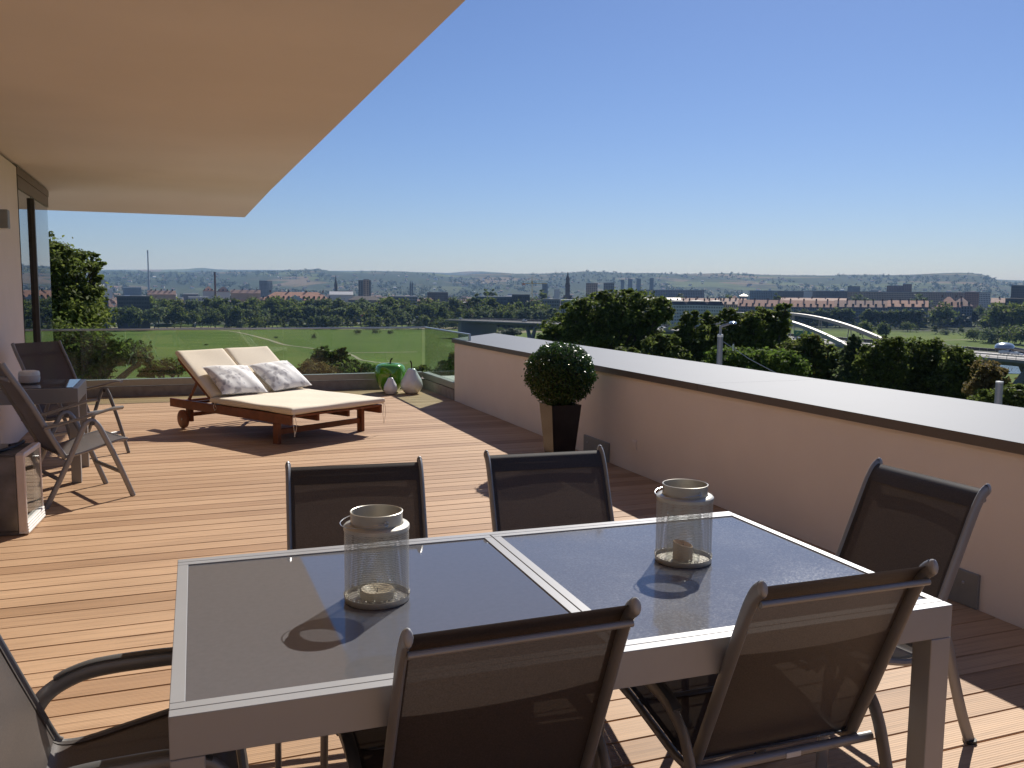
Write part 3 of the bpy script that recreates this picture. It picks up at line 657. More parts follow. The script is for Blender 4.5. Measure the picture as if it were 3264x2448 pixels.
# ================================================================ recliners on the left: x across, y forward, origin between the feet
RBK = [(-.155, .35), (-.20, .43), (-.262, .55), (-.335, .70), (-.42, .86), (-.50, .99), (-.545, 1.075)]
RST = [(-.205, .385), (-.12, .372), (.0, .392), (.14, .43), (.25, .455), (.30, .455)]
def make_recliner():
    t = thing('recliner_chair', 'x', 'chair', group='folding recliners beside the house wall')
    for s in (-1, 1):
        p = smoothpath([(s*.29, -.315, 0), (s*.288, -.16, .30), (s*.287, -.035, .565), (s*.287, -.006, .608), (s*.287, .03, .618), (s*.287, .062, .595), (s*.287, .10, .53), (s*.288, .20, .30), (s*.29, .315, 0)], 4)
        o = B().tube(p, 0, 10, flat=(.021, .0125), up=(1, 0, 0)).obj('leg_frame', 'alu', t, True)
        B().lathe([(0, -.016), (.016, -.016), (.016, .016), (0, .016)], 12).obj('pivot', 'alu_dark', o, True).matrix_local = Matrix.Translation((s*.29, .03, .60)) @ Matrix.Rotation(pi/2, 4, 'Y')
        u = B().tube(smoothpath([(s*.255, y, z) for y, z in RBK], 3), 0, 10, flat=(.020, .013), up=(1, 0, 0)).obj('upright', 'alu', t, True)
        B().tube(smoothpath([(s*.268, -.30, .592), (s*.275, -.12, .625), (s*.28, .08, .672), (s*.28, .19, .698), (s*.279, .265, .703)], 4), 0, 10, flat=(.023, .011)).obj('armrest', 'alu', t, True)
        B().tube(smoothpath([(s*.25, y, z-.006) for y, z in RST], 3), .012, 8).obj('seat_rail', 'alu', t, True)
    def sl(path, w, name, mat='sling2'):
        P = smoothpath([(0, y, z) for y, z in path], 4); nx = 9; vs = []
        for i, q in enumerate(P):
            for k in range(nx):
                x = k/(nx-1)*2-1; sg = (1-x*x)*.014*sin(pi*i/(len(P)-1)); vs.append((x*w, q.y-(sg if path is RBK else 0), q.z-(0 if path is RBK else sg)))
        return B().add(vs, [(i*nx+k, i*nx+k+1, (i+1)*nx+k+1, (i+1)*nx+k) for i in range(len(P)-1) for k in range(nx-1)]).obj(name, mat, t, 'all')
    sl(RBK, .245, 'backrest'); sl(RST, .24, 'seat')
    B().tube([(-.25, -.50, .955), (.25, -.50, .955)], 0, 8, flat=(.009, .016)).obj('back_stretcher', 'alu', t, True)
    B().tube([(-.287, .235, .20), (.287, .235, .20)], 0, 8, flat=(.010, .018)).obj('front_stretcher', 'alu', t, True)
    B().tube([(-.287, -.21, .20), (.287, -.21, .20)], 0, 8, flat=(.010, .018)).obj('rear_stretcher', 'alu', t, True)
    B().tube([(-.25, .29, .447), (.25, .29, .447)], .012, 8).obj('seat_front', 'alu', t, True)
    return t
rc = make_recliner(); rc.location = (-.735, 7.52, 0); rc.rotation_euler.z = radians(23-90)
rc['label'] = 'brown mesh folding recliner turned away from us beside the drinks cooler'
copy_thing(rc, (-.875, 9.36, 0), radians(-45-90), 'brown mesh folding recliner facing us behind the small side table')
# side table
st = thing('side_table', 'small grey metal side table between the two recliners', 'table', (-1.14, 8.40, 0))
TH = .79
B().box((0, 0, TH-.06), (.78, .78, .12), bev=.003).obj('frame', 'alu', st)
B().box((0, 0, TH+.002), (.70, .70, .008)).obj('glass_top', 'tglass', st)
for sx in (-1, 1):
    for sy in (-1, 1): B().box((sx*.352, sy*.352, (TH-.12)/2), (.074, .074, TH-.12), bev=.002).obj('leg', 'alu', st)
jr = thing('lidded_jar', 'small rounded pale lidded jar standing on the side table', 'jar', (-1.16, 8.46, TH+.006))
B().lathe([(0, 0), (.055, 0), (.078, .012), (.085, .045), (.082, .072)], 28).obj('bowl', 'fridge_frame', jr, True)
B().lathe([(.083, .072), (.084, .085), (.076, .105), (.05, .112), (0, .113)], 28).obj('lid', 'white_plastic', jr, True)

# ================================================================ drinks cooler with a glass door, cut by the left frame edge
fr = thing('drinks_cooler', 'small grey drinks cooler with a glass door standing on the deck', 'cooler', (-.93, 6.40, 0), radians(-5.0))
FW, FD, FH = .50, .47, .535        # local x: towards the house is negative, y: away
sh = [(-FW, 0), (-.055, 0), (-.055, FD), (-FW, FD)]
cb = B()
for q in ((-FW, -.055, 0, .012), (-FW, -.055, FD-.012, FD)): cb.box(((q[0]+q[1])/2, (q[2]+q[3])/2, FH/2+.012), (q[1]-q[0], q[3]-q[2], FH-.024))
cb.box((-FW/2-.0275, FD/2, FH-.008), (FW-.055, FD, .016)).box((-FW/2-.0275, FD/2, .02), (FW-.055, FD, .03)).box((-FW+.006, FD/2, FH/2), (.012, FD-.03, FH-.05))
cb.obj('cabinet', 'fridge_side', fr)
dr = B()
dr.box((-.027, .012, FH/2+.01), (.054, .024, FH-.02), bev=.006).box((-.027, FD-.010, FH/2+.01), (.050, .018, FH-.02), bev=.005)
dr.box((-.027, FD/2, FH-.012), (.05, FD-.03, .036), bev=.006)
dro = dr.obj('door', 'fridge_frame', fr)
bot = B()
for k in range(4): bot.box((-.022, FD/2, .018+.019*k), (.06-.003*k, FD-.002, .0175), bev=.003)
bot.obj('kick_strip', 'white_plastic', dro)
B().box((-.010, FD/2, FH/2+.035), (.006, FD-.04, FH-.13)).obj('pane', 'clear', dro)
for z in (.21, .36): B().box((-.27, FD/2, z), (.36, FD-.05, .004)).obj('shelf', 'clear', fr)
for i, (x, y, h, m_) in enumerate(((-.12, .12, .16, 'green'), (-.13, .24, .20, 'white_plastic'), (-.11, .35, .15, 'green'))):
    bt = thing('bottle', ('dark green bottle at the near end of the cooler shelf', 'tall pale bottle in the middle of the cooler', 'short green bottle at the far end of the cooler shelf')[i], 'bottle', fr.matrix_basis @ Vector((x, y, .036)) if False else Matrix.Translation((-.93, 6.40, 0)) @ Matrix.Rotation(radians(-5), 4, 'Z') @ Vector((x, y, .036)), 0, 'bottles in the drinks cooler')
    B().lathe([(0, 0), (.03, 0), (.032, .006), (.032, h*.55), (.012, h*.78), (.012, h*.95), (0, h*.95)], 20).obj('body', m_, bt, True)
    B().lathe([(.0125, h*.93), (.014, h*.95), (.014, h), (0, h)], 14).obj('cap', 'rubber', bt, True)
cbl = B().tube(smoothpath([(-1.42, 6.42, FH+.012), (-1.25, 6.46, FH+.016), (-1.10, 6.52, FH+.010), (-1.02, 6.66, FH+.018), (-.98, 6.74, FH+.035), (-1.0, 6.80, FH+.014), (-1.06, 6.72, FH+.012)], 5), .012, 8).obj('cable', 'rubber', None, True)
tag(cbl, 'black coiled cable lying on top of the drinks cooler', 'cable')
# ================================================================ ground and hills
GZ = -34.0
def az_of(u): d = ray(u, 926); return atan2(d.x, d.y)
def el_of(u, v): d = ray(u, v); return d.z/hypot(d.x, d.y)
NEAR_R, FAR_R = 8500., 13500.
near_t = [(-900, 869), (0, 868), (281, 864), (516, 866), (700, 868), (830, 866), (900, 863), (960, 861), (1013, 858.5), (1053, 864), (1100, 867), (1198, 865), (1300, 867), (1371, 871), (1430, 876), (1470, 877), (1560, 872), (1600, 871), (1650, 874), (1724, 873), (1773, 871), (1830, 869), (1862, 865.5), (1927, 867.5), (2000, 871), (2090, 870), (2171, 875), (2273, 871), (2330, 871), (2420, 876), (2518, 878), (2640, 878), (2736, 877), (2830, 877), (2910, 875), (2990, 871), (3050, 869), (3100, 871), (3128, 874.5), (3160, 885), (3185, 896), (3230, 900), (3300, 902), (4200, 900)]
far_t = [(-900, 862), (0, 861), (281, 860), (450, 859.5), (560, 859), (605, 857), (625, 854.5), (645, 853.5), (662, 855), (690, 858.5), (760, 860), (860, 860.5), (1000, 863), (1200, 863.5), (1371, 868), (1420, 870), (1447, 869), (1470, 866), (1500, 864.5), (1540, 865), (1581, 868), (1640, 873), (1800, 876), (2400, 880), (2900, 882), (3180, 891), (3264, 894), (4200, 894)]
na = np.array([az_of(u) for u, v in near_t]); ne = np.array([el_of(u, v) for u, v in near_t])
fa = np.array([az_of(u) for u, v in far_t]); fe = np.array([el_of(u, v) for u, v in far_t])
def sstep(x): x = np.clip(x, 0, 1); return x*x*(3-2*x)
def ground_z(r, a):
    r = np.asarray(r, float); a = np.asarray(a, float)
    z = -9.5+(GZ+9.5)*sstep((r-22)/230.)
    nz = CAM_H+NEAR_R*np.interp(a, na, ne); fz = CAM_H+FAR_R*np.interp(a, fa, fe)
    t = np.clip((r-3600)/(NEAR_R-3600), 0, 1); w = .5+.5*np.sin(a*9)
    prof = sstep(t)*.75+.25*t**2+.05*np.sin(t*9+a*14)*t*(1-t)+.04*np.sin(a*40+t*17)*t*(1-t)
    hill = (nz-GZ)*prof
    tf = np.clip((r-NEAR_R)/(FAR_R-NEAR_R), 0, 1)
    beyond = (nz-GZ)*(1-tf*1.6)*(tf < .62)+0
    beyond = np.where(tf < .55, (nz-GZ)*(1-.5*np.sin(tf/.55*pi/2)), 0)
    v0 = (nz-GZ)*.5
    beyond = np.where(tf < .55, beyond, v0+(fz-GZ-v0)*sstep((tf-.55)/.45))
    z = z+np.where(r <= NEAR_R, hill, beyond)
    dec = np.clip((r-FAR_R)/2500., 0, 1); z = z-dec*(fz-GZ)*.7
    return z
radii = np.concatenate([np.geomspace(6, 300, 46), np.geomspace(310, 3400, 46), np.linspace(3600, 8500, 50), np.linspace(8650, 13500, 26), np.linspace(13700, 16000, 5)])
azs = np.concatenate([np.radians(np.arange(-180, -40, 5)), np.radians(np.arange(-40, 66, .3)), np.radians(np.arange(66, 180, 5))])
Rg, Ag = np.meshgrid(radii, azs, indexing='ij'); Zg = ground_z(Rg, Ag)
gb = B(); nr, na_ = Rg.shape
gb.v = [tuple(p) for p in np.stack([Rg*np.sin(Ag), Rg*np.cos(Ag), Zg], -1).reshape(-1, 3)]
gb.f = [(i*na_+j, (i+1)*na_+j, (i+1)*na_+(j+1) % na_, i*na_+(j+1) % na_) for i in range(nr-1) for j in range(na_)]
gb.v.append((0, 0, -9.5)); c0 = len(gb.v)-1; gb.f += [(c0, j, (j+1) % na_) for j in range(na_)]
def mat_ground():
    m, n, b = new_mat('meadow_and_country'); b.inputs['Roughness'].default_value = 1; b.inputs['Specular IOR Level'].default_value = .05
    p = worldpos(n); g = n.nodes.new('ShaderNodeNewGeometry')
    xy = N(n, 'ShaderNodeVectorMath', operation='MULTIPLY'); xy.inputs[1].default_value = (1, 1, 0); n.links.new(g.outputs['Position'], xy.inputs[0])
    r = N(n, 'ShaderNodeVectorMath', operation='LENGTH'); n.links.new(xy.outputs[0], r.inputs[0])
    def noise(scale, det=5., rough=.55, st=(1, 1, 1)):
        t = N(n, 'ShaderNodeTexNoise', Scale=scale, Detail=det, Roughness=rough); n.links.new(worldpos(n, st), t.inputs['Vector']); return t.outputs['Fac']
    def mix(f, a, c2):
        x = N(n, 'ShaderNodeMix', data_type='RGBA'); n.links.new(f, x.inputs[0])
        for k, q in ((6, a), (7, c2)):
            if isinstance(q, tuple): x.inputs[k].default_value = (*q, 1)
            else: n.links.new(q, x.inputs[k])
        return x.outputs[2]
    r1 = ramp(n, [(.28, (.070, .100, .022)), (.5, (.100, .145, .032)), (.66, (.130, .165, .042)), (.8, (.17, .155, .07))]); n.links.new(noise(.012, 8., .62), r1.inputs[0])
    fine = ramp(n, [(.3, (.75, .78, .7)), (.7, (1.15, 1.12, 1.1))]); n.links.new(noise(.35, 6., .7), fine.inputs[0])
    mm = N(n, 'ShaderNodeMix', data_type='RGBA', blend_type='MULTIPLY'); mm.inputs[0].default_value = 1; n.links.new(r1.outputs[0], mm.inputs[6]); n.links.new(fine.outputs[0], mm.inputs[7])
    town = ramp(n, [(.35, (.025, .038, .018)), (.55, (.05, .062, .032)), (.7, (.12, .115, .10))]); n.links.new(noise(.02, 6., .7), town.inputs[0])
    vo = N(n, 'ShaderNodeTexVoronoi', Scale=.0021); 
    dv = N(n, 'ShaderNodeMix', data_type='RGBA'); dv.inputs[0].default_value = .0
    n.links.new(worldpos(n, (1.6, .75, 0)), vo.inputs['Vector'])
    fl = ramp(n, [(0, (.03, .045, .02)), (.3, (.04, .06, .024)), (.45, (.085, .11, .04)), (.62, (.15, .118, .078)), (.8, (.08, .095, .04)), (.92, (.03, .045, .02))])
    fl.color_ramp.interpolation = 'CONSTANT'; n.links.new(vo.outputs['Color'], fl.inputs[0])
    wd = ramp(n, [(.44, (0, 0, 0)), (.54, (1, 1, 1))]); n.links.new(noise(.0016, 7., .62, (1.2, .7, 1)), wd.inputs[0])
    far = mix(wd.outputs[0], fl.outputs[0], (.028, .042, .02))
    fr1 = N(n, 'ShaderNodeMapRange'); fr1.inputs['From Min'].default_value = 880; fr1.inputs['From Max'].default_value = 960; n.links.new(r.outputs['Value'], fr1.inputs[0])
    fr2 = N(n, 'ShaderNodeMapRange'); fr2.inputs['From Min'].default_value = 4300; fr2.inputs['From Max'].default_value = 5600; n.links.new(r.outputs['Value'], fr2.inputs[0])
    x = mix(fr1.outputs[0], mm.outputs[2], town.outputs[0]); x = mix(fr2.outputs[0], x, far)
    bounce_mask = N(n, 'ShaderNodeMapRange'); bounce_mask.inputs['From Min'].default_value = 42; bounce_mask.inputs['From Max'].default_value = 38; n.links.new(r.outputs['Value'], bounce_mask.inputs[0])
    bounce_gravel = ramp(n, [(.3, (.33, .30, .26)), (.7, (.43, .40, .35))]); n.links.new(noise(1.5, 6., .7), bounce_gravel.inputs[0])
    x = mix(bounce_mask.outputs[0], x, bounce_gravel.outputs[0])          # unseen pale gravel ring added to bounce light up onto the soffit
    n.links.new(x, b.inputs['Base Color']); return m
ground = tag(gb.obj('ground', mat_ground(), None, 'all'), kind='structure')
M['path'] = simple('path_dirt', (.30, .25, .18), 1, var=.2, scale=.2)
M['dry'] = simple('dry_grass', (.16, .14, .065), 1, var=.25, scale=.05)
M['asphalt'] = simple('pale_asphalt', (.20, .195, .19), .9, var=.1, scale=.3)
M['deckroad'] = simple('bridge_roadway', (.30, .285, .27), .85, var=.1, scale=.2)
def strip(name, pts, w, mat, lift, kind='structure', rag=0):
    """a ground-hugging ribbon through (u, v) points seen on flat land, or through world points"""
    P = [at(*p, 100) if False else None for p in []]
    Q = []
    for p in pts:
        if len(p) == 2:
            d = ray(*p); t = (GZ-CAM_H)/d.z; Q.append(Vector((d.x*t, d.y*t, 0)))
        else: Q.append(Vector(p))
    Q = smoothpath(Q, 5); b = B(); vs = []
    for i, q in enumerate(Q):
        t = (Q[min(i+1, len(Q)-1)]-Q[max(i-1, 0)]); t.z = 0; t.normalize(); s = Vector((-t.y, t.x, 0)); ww = w*(1+random.uniform(-rag, rag))
        for k in (-1, 1):
            x = q+s*ww/2*k; vs.append((x.x, x.y, float(ground_z(hypot(x.x, x.y), atan2(x.x, x.y)))+lift))
    b.add(vs, [(2*i, 2*i+1, 2*i+3, 2*i+2) for i in range(len(Q)-1)])
    return tag(b.obj(name, mat, None, 'all'), kind=kind)
strip('path', [(700, 1052), (760, 1060), (851, 1082), (902, 1098), (978, 1108.7), (1046, 1118), (1107, 1124.7), (1236, 1123.5), (1330, 1122)], 2.6, 'path', .12, rag=.25)
strip('path', [(1107, 1126), (1130, 1136), (1148, 1146.6), (1178, 1152), (1210, 1156), (1300, 1158)], 2.2, 'path', .10, rag=.25)
strip('path', [(2950, 1085), (3010, 1085), (3100, 1082), (3190, 1080)], 2.2, 'path', .10, rag=.2)
strip('riverside_road', [(-200, 1031), (300, 1031), (620, 1033), (900, 1031), (1200, 1030), (1420, 1029), (1560, 1026)], 14, 'asphalt', .12)
strip('dry_grass_strip', [(-200, 1043), (500, 1045), (900, 1046), (1200, 1048), (1500, 1046), (1700, 1060)], 40, 'dry', .06, rag=.3)
def mat_water():
    m, n, b = new_mat('river_water'); b.inputs['Base Color'].default_value = (.03, .045, .05, 1); b.inputs['Roughness'].default_value = .12; b.inputs['IOR'].default_value = 1.33
    t = N(n, 'ShaderNodeTexNoise', Scale=.5, Detail=4.); n.links.new(worldpos(n, (1, 2.2, 1)), t.inputs['Vector'])
    bp = N(n, 'ShaderNodeBump', Strength=.12, Distance=.3); n.links.new(t.outputs['Fac'], bp.inputs['Height']); n.links.new(bp.outputs[0], b.inputs['Normal']); return m
M['water'] = mat_water()
strip('river', [(760, 170, 0), (560, 235, 0), (420, 285, 0), (345, 335, 0), (285, 362, 0), (200, 340, 0), (110, 300, 0), (0, 268, 0), (-200, 235, 0), (-420, 230, 0)], 62, 'water', .22)

# ================================================================ far materials
M['facade_white'] = simple('pale_render', (.50, .50, .48), .9, var=.06, scale=.2)
M['facade_grey'] = simple('grey_panel_facade', (.19, .20, .21), .8, var=.12, scale=.25)
M['facade_slate'] = simple('dark_glass_facade', (.05, .055, .065), .4, var=.3, scale=.3)
M['facade_green'] = simple('grey_green_facade', (.15, .18, .19), .8, var=.1, scale=.3)
M['facade_tan'] = simple('tan_render', (.34, .27, .20), .9, var=.08, scale=.2)
M['facade_brick'] = simple('reddish_facade', (.21, .12, .095), .9, var=.15, scale=.2)
M['facade_cream'] = simple('cream_facade', (.62, .55, .38), .9, var=.05, scale=.2)
M['roof_red'] = simple('red_tile_roof', (.46, .235, .155), .85, var=.18, scale=.4)
M['roof_brown'] = simple('weathered_tile_roof', (.36, .225, .17), .85, var=.2, scale=.4)
M['roof_dark'] = simple('dark_slate_roof', (.055, .045, .045), .6, var=.15, scale=.4)
M['roof_metal'] = simple('bright_sheet_roof', (.62, .60, .56), .4, .2, var=.08, scale=.2)
M['stone_dark'] = simple('sooty_sandstone', (.075, .062, .052), .9, var=.25, scale=.4)
M['winglass'] = simple('far_window_glass', (.035, .04, .05), .15, var=.1)
M['white_trim'] = simple('white_trim', (.72, .71, .68), .8, var=.04)
M['brick_stack'] = simple('brick_stack', (.11, .058, .042), .9, var=.2, scale=.4)
M['conc_stack'] = simple('concrete_stack', (.33, .33, .34), .9, var=.08, scale=.1)
def gz_at(x, y): return float(ground_z(hypot(x, y), atan2(x, y)))
BH = {}
def building(name, label, cat, u0, u1, vtop, D, depth, wall, roof=None, roof_h=0, kind='flat', rows=0, cols=0, yaw=0, group=None, dorm=0, win='winglass', chim=0, eave=.6, wsize=(.5, .55), wtop=None, extra=None):
    """a building whose front runs between photo columns u0..u1 at distance D, its top (ridge) seen at row vtop"""
    a = at(u0, vtop, D); b2 = at(u1, vtop, D); mid = (a+b2)/2
    w = (Vector((b2.x, b2.y, 0))-Vector((a.x, a.y, 0))).length/max(.3, cos(yaw)); az = atan2(mid.x, mid.y)
    gz = gz_at(mid.x, mid.y)-.3; ztop = mid.z; hwall = ztop-roof_h-gz
    t = thing(name, label, cat, (mid.x, mid.y, gz), -az+yaw, group)
    B().box((0, depth/2, hwall/2), (w, depth, hwall)).obj('wall', wall, t)
    rf = None
    if kind == 'gable':
        rf = B().extrude([(-eave, hwall-.3), (depth/2, hwall+roof_h), (depth+eave, hwall-.3), (depth+eave, hwall-.6), (-eave, hwall-.6)], -w/2-eave*.5, w/2+eave*.5).obj('roof', roof, t)
    elif kind == 'hip':
        i = min(depth*.5, w*.45); e = eave; z0 = hwall-.3; z1 = hwall+roof_h
        rf = B().add([(-w/2-e, -e, z0), (w/2+e, -e, z0), (w/2+e, depth+e, z0), (-w/2-e, depth+e, z0), (-w/2+i, depth/2, z1), (w/2-i, depth/2, z1)], [(0, 1, 5, 4), (1, 2, 5), (2, 3, 4, 5), (3, 0, 4), (3, 2, 1, 0)]).obj('roof', roof, t)
    elif kind == 'mansard':
        i = 2.2; e = .3; z0 = hwall-.2; z1 = hwall+roof_h*.8
        rf = B().add([(-w/2-e, -e, z0), (w/2+e, -e, z0), (w/2+e, depth+e, z0), (-w/2-e, depth+e, z0), (-w/2+i, i, z1), (w/2-i, i, z1), (w/2-i, depth-i, z1), (-w/2+i, depth-i, z1), (0, depth/2, hwall+roof_h)],
                     [(0, 1, 5, 4), (1, 2, 6, 5), (2, 3, 7, 6), (3, 0, 4, 7), (4, 5, 8), (5, 6, 8), (6, 7, 8), (7, 4, 8)]).obj('roof', roof, t)
    elif roof:
        rf = B().box((0, depth/2, hwall+roof_h/2), (w+.4, depth+.4, max(.5, roof_h))).obj('roof', roof, t)
    if dorm and rf:
        for k in range(dorm):
            x = -w/2+w*(k+.5)/dorm; z = hwall+roof_h*.18; dw = w/dorm*.3
            o = B().box((x, depth*.16, z+roof_h*.16), (dw, depth*.2, roof_h*.30)).obj('dormer', M['winglass'], rf)
            B().add([(x-dw*.62, depth*.02, z+roof_h*.40), (x+dw*.62, depth*.02, z+roof_h*.40), (x+dw*.62, depth*.42, z+roof_h*.72), (x-dw*.62, depth*.42, z+roof_h*.72)], [(0, 1, 2, 3), (3, 2, 1, 0)] if False else [(0, 1, 2, 3)]).obj('dormer_roof', roof, o) if False else None
    if chim and rf:
        for k in range(chim):
            x = -w/2+w*(k+.5)/chim+random.uniform(-1, 1); B().box((x, depth*.5, hwall+roof_h+.5), (1.6, 1.1, 2.6)).obj('chimney', 'brick_stack', rf)
    if rows:
        wb = B(); wt = wtop if wtop else hwall-.6; fh = min(3.3, (wt-1)/rows); n_ = 0
        for r in range(rows):
            for c in range(cols):
                x = -w/2+w*(c+.5)/cols; z = wt-fh*(r+.5)
                wb.box((x, -.03, z), (w/cols*wsize[0], .10, fh*wsize[1])); n_ += 1
        if n_ <= 44:
            base = None
            for r in range(rows):
                for c in range(cols):
                    x = -w/2+w*(c+.5)/cols; z = wt-fh*(r+.5)
                    if base is None: base = B().box((0, 0, 0), (w/cols*wsize[0], .10, fh*wsize[1])).obj('window', win, t, loc=(x, -.03, z))
                    else: q = base.copy(); COL.objects.link(q); q.parent = t; q.location = (x, -.03, z)
        else: tag(wb.obj('window_rows', win, t), kind='stuff')
    BH[label] = (t, w, hwall); return t, w, hwall
def pyramid(b, c, r, h, n=4, rot=pi/4):
    vs = [(c[0]+r*cos(rot+2*pi*k/n), c[1]+r*sin(rot+2*pi*k/n), c[2]) for k in range(n)]+[(c[0], c[1], c[2]+h)]
    return b.add(vs, [(k, (k+1) % n, n) for k in range(n)])
BLD = 'building'
# --- left part
building('office_block', 'long dark glass office block beyond the left tree', BLD, 300, 345, 944, 840, 16, 'facade_slate', 'facade_grey', .6, 'flat', 5, 9)
building('office_block', 'wide dark glass office block right of the narrower dark one', BLD, 372, 476, 943, 830, 18, 'facade_slate', 'facade_grey', .6, 'flat', 5, 20)
building('apartment_tower', 'pale grey tower block left of the tall thin power station chimney', BLD, 316, 340, 891, 2300, 20, 'facade_white', 'facade_grey', 1, 'flat', 10, 5)
building('warehouse', 'small cream gabled building left of the tall thin chimney', BLD, 315, 332, 906, 1900, 14, 'facade_cream', 'roof_metal', 3, 'gable')
building('factory_hall', 'low bright-roofed hall right of the small cream building', BLD, 330, 358, 921, 1800, 20, 'facade_white', 'roof_metal', 2, 'flat')
building('factory_hall', 'long low hall with a pale roof below the tall chimney', BLD, 392, 450, 914, 2500, 40, 'facade_grey', 'roof_metal', 3, 'flat')
building('apartment_row', 'brown-roofed terrace row below the tall thin chimney', BLD, 470, 560, 926, 1300, 14, 'facade_tan', 'roof_brown', 5, 'gable', chim=5)
building('school_building', 'red-roofed gabled building beside the dark brick chimney', BLD, 646, 682, 913, 1500, 16, 'facade_white', 'roof_red', 7, 'hip', dorm=3)
building('school_building', 'brown-roofed gabled building right of the dark brick chimney', BLD, 690, 732, 914, 1480, 16, 'facade_white', 'roof_brown', 8, 'hip', dorm=3)
building('apartment_row', 'low brown-roofed row left of the long red-roofed palace', BLD, 735, 830, 924, 1500, 14, 'facade_tan', 'roof_brown', 5, 'gable', chim=4)
building('factory_hall', 'pale flat-roofed hall below the brick chimney', BLD, 600, 665, 946, 1150, 22, 'facade_white', 'roof_metal', 1, 'flat', 2, 8)
building('factory_hall', 'grey hall left of the pale hall below the chimney', BLD, 585, 632, 936, 1300, 20, 'facade_grey', 'roof_metal', 1, 'flat')
building('apartment_tower', 'broad grey tower block standing above the palace roof, left of the church spire', BLD, 826, 853, 894, 2300, 24, 'facade_grey', 'facade_grey', 1, 'flat', 12, 6)
building('apartment_tower', 'paler tower block directly right of the broad grey one', BLD, 853, 868, 895, 2330, 20, 'facade_white', 'facade_grey', 1, 'flat', 12, 3)
# the palace
pal, pw, ph = building('palace', 'long red-roofed palace with a columned central gable among dark trees', BLD, 830, 1058, 931, 1000, 30, 'facade_tan', 'roof_red', 8.5, 'hip', dorm=14, rows=3, cols=24, chim=4, wsize=(.35, .6))
B().box((-pw*.02, -1.5, (ph+1)/2), (pw*.19, 3.2, ph+1)).obj('portico', 'facade_white', pal)
g_ = B().extrude([(-4.5, ph-.1), (-4.5, ph+.6), (2, ph+.6), (2, ph-.1)], -pw*.02-pw*.10, -pw*.02+pw*.10)
gx = -pw*.02; g_.add([(gx-pw*.115, -3.6, ph+.6), (gx+pw*.115, -3.6, ph+.6), (gx, -3.6, ph+5.6), (gx-pw*.115, 6, ph+.6), (gx+pw*.115, 6, ph+.6), (gx, 6, ph+5.6)], [(0, 1, 2), (0, 2, 5, 3), (1, 4, 5, 2)]).obj('gable', 'facade_white', pal)
for k in range(6): B().lathe([(.55, ph-9), (.48, ph-.2)], 10, (gx-pw*.085+pw*.034*k, -4.2, 0)).obj('column', 'white_trim', pal)
# churches
def spire_tower(name, label, u, vtop, vbody, wpx, D, mat='stone_dark', needle=True):
    t_ = at(u, vtop, D); bd = at(u, vbody, D); gz = gz_at(t_.x, t_.y); px = D/2816.; w = wpx*px
    t = thing(name, label, 'church', (t_.x, t_.y, gz), -atan2(t_.x, t_.y))
    h1 = bd.z-gz; h2 = t_.z-gz
    B().box((0, 0, h1/2), (w, w, h1)).box((0, 0, h1*.97), (w*1.12, w*1.12, h1*.03)).obj('tower', mat, t)
    return t, w, h1, h2
t, w, h1, h2 = spire_tower('church', 'dark slender church spire right of the palace roof', 1070, 875, 912, 9, 2100)
s_ = pyramid(B(), (0, 0, h1), w*.62, h2-h1, 8, 0)
for k in range(4): pyramid(s_, (w*.4*(1 if k % 2 else -1), w*.4*(1 if k > 1 else -1), h1), w*.14, (h2-h1)*.35)
s_.obj('spire', mat='stone_dark', parent=t)
B().extrude([(0, 0), (0, h1*.5), (8, h1*.75), (16, h1*.5), (16, 0)], w*.5, w*.5+30).obj('nave', 'roof_dark', t)
t, w, h1, h2 = spire_tower('church', 'hazy twin-spired church above the tree belt', 1308, 893, 905, 4.6, 2900)
s_ = pyramid(B(), (0, 0, h1), w*.7, h2-h1); s_.obj('spire', 'stone_dark', t)
B().box((w*1.3, 0, h1/2), (w, w, h1)).obj('tower', 'stone_dark', t); pyramid(B(), (w*1.3, 0, h1), w*.7, h2-h1).obj('spire', 'stone_dark', t)
t, w, h1, h2 = spire_tower('church', 'tall dark baroque church tower with a needle spire, left of the big round-crowned tree', 1810, 874, 908, 14.5, 1500)
B().lathe([(w*.50, h1), (w*.46, h1+3), (w*.40, h1+4), (w*.40, h1+8), (w*.44, h1+9.4), (w*.36, h1+12), (w*.18, h1+15), (w*.13, h1+18), (w*.07, h1+21), (0, h2-h1+h1)], 12).obj('spire', 'stone_dark', t)
B().extrude([(0, 0), (0, h1*.42), (7, h1*.62), (14, h1*.42), (14, 0)], -w*.5-3, w*.5+3).obj('nave', 'stone_dark', t)
# chimneys
def stack(label, u, vtop, vbase, wt, wb_, D, mat, two=None):
    a = at(u, vtop, D); gz = gz_at(a.x, a.y); px = D/2816.; h = a.z-gz
    t = thing('chimney_stack', label, 'chimney', (a.x, a.y, gz))
    B().lathe([(wb_*px/2, 0), (wb_*px*.42, h*.25), (wt*px*.55, h*.6), (wt*px/2, h)], 16).obj('shaft', mat, t, True)
    B().lathe([(wt*px*.5, h*.955), (wt*px*.56, h*.96), (wt*px*.56, h+.4), (wt*px*.4, h+.4)], 16).obj('rim', mat if not two else two, t, True)
stack('very tall thin pale power station chimney against the sky', 470.5, 798, 920, 3.4, 7.6, 3300, 'conc_stack')
stack('shorter dark brick chimney above the middle of the town', 684.5, 867, 935, 5.2, 7.5, 1500, 'brick_stack', 'stone_dark')
